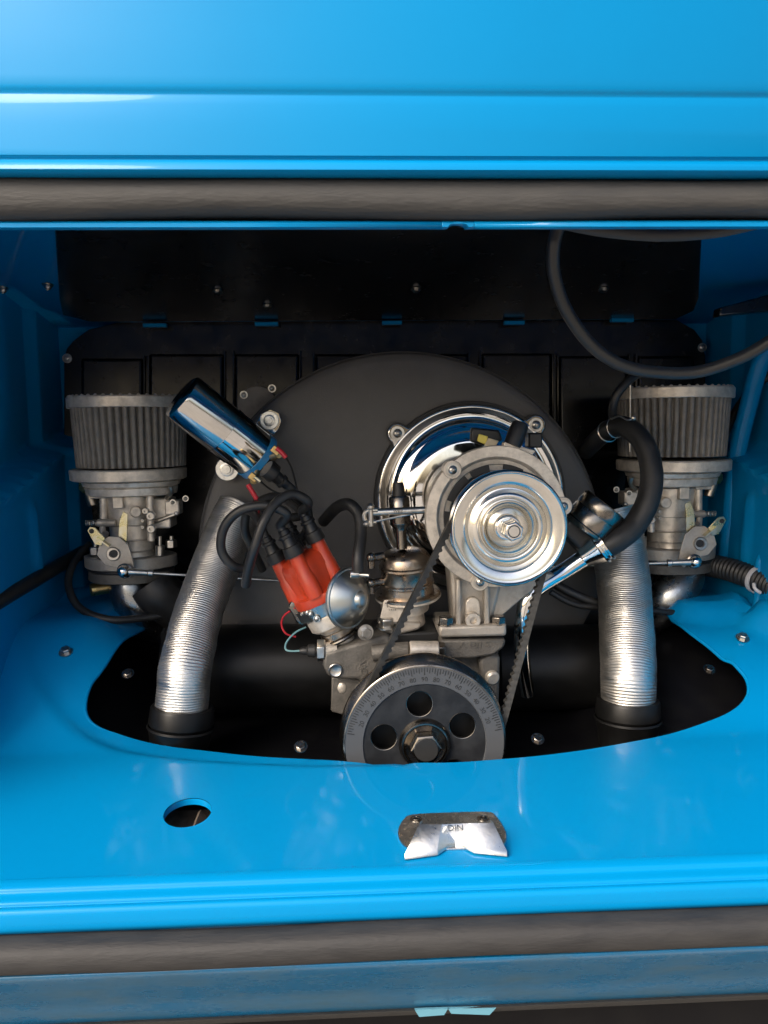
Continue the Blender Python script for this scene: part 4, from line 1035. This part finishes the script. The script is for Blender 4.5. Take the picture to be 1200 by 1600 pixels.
m = MB().tube([P(1030, 578, .93), P(1000, 583, .91), P(980, 597, .90), P(962, 620, .90), P(957, 645, .91), P(961, 668, .93)], .0052, 14, 8)
bpy.data.objects.remove(o); o = build('fuel_hose', m, HOSE); tag(o, 'thin dark hose dropping behind the big black cable to the hose clips', 'hose')
o = build('breather_rod', MB().cyl(P(985, 585, .93), P(984, 706, .93), .0011, 10), STEEL); tag(o, 'thin upright steel rod in front of the right air filter', 'rod')
for pts, r, lab in (([P(850, 902, .93), P(890, 925, .92), P(940, 945, .92), P(1010, 962, .94)], .006, 'dark pipe running behind the right foil duct'),
                    ([P(860, 925, .91), P(900, 945, .91), P(960, 950, .92), P(1090, 960, .95)], .0038, 'lower thin dark pipe behind the right foil duct')):
    o = build('dark_pipe', MB().tube(pts, r, 14, 8), HOSE); tag(o, lab, 'pipe')

# big loop of cable, top right
o = build('loop_cable', MB().tube([P(884, 320, .64), P(874, 350, .655), P(865, 385, .66), P(866, 430, .67), P(885, 485, .68), P(925, 540, .69), P(975, 572, .695), P(1030, 582, .70), P(1090, 581, .70), P(1150, 562, .69), P(1200, 535, .68), P(1260, 490, .66)], 10 * K(.68), 20, 10), CABLE)
tag(o, 'long black cable hanging in a wide loop from the top right of the opening', 'cable')
o = build('corner_cable', MB().tube([P(1240, 560, 1.0), P(1200, 588, 1.0), P(1170, 615, 1.01), P(1145, 650, 1.03), P(1130, 690, 1.05)], .0055, 14, 8), CABLE)
tag(o, 'short black cable dropping behind the right air filter, along the blue wall', 'cable')
o = build('support_bar', MB().prism(PP([(1126, 480), (1150, 474), (1230, 452), (1230, 484), (1160, 490), (1124, 494)], .97), (0, .02, 0)), BLACKP, bevel=.002); tag(o, 'flat black bar sticking in from the right edge under the bay roof', 'bar')
# corrugated conduit
ct = thing('corrugated_conduit', 'ribbed black conduit with a pale tie, at the right edge below the carburettor', 'conduit', P(1150, 895, .96))
path = catmull([P(1050, 880, 1.04), P(1095, 882, 1.01), P(1140, 890, .97), P(1200, 912, .92), P(1250, 935, .88)], 60)
m = MB().tube(path, lambda q: .0145 + .0011 * math.sin(q * 240), 24, 0); build('conduit', m, HOSE, ct, sharp=80)
d_ = P(1195, 908, .92) - P(1180, 902, .935)
build('cable_tie', MB().lathe(P(1184, 906, .932), d_, [(-.003, .0160), (-.003, .0174), (.003, .0174), (.003, .0160)], 32), WHITEPL, ct)
build('tie_tail', MB().tube([P(1178, 912, .915), P(1180, 920, .91), P(1188, 926, .91)], .0022, 8, 4), WHITEPL, ct)
print('objects', len(bpy.data.objects), 'tris', sum(len(m.loop_triangles) or len(m.polygons) * 2 for m in bpy.data.meshes))
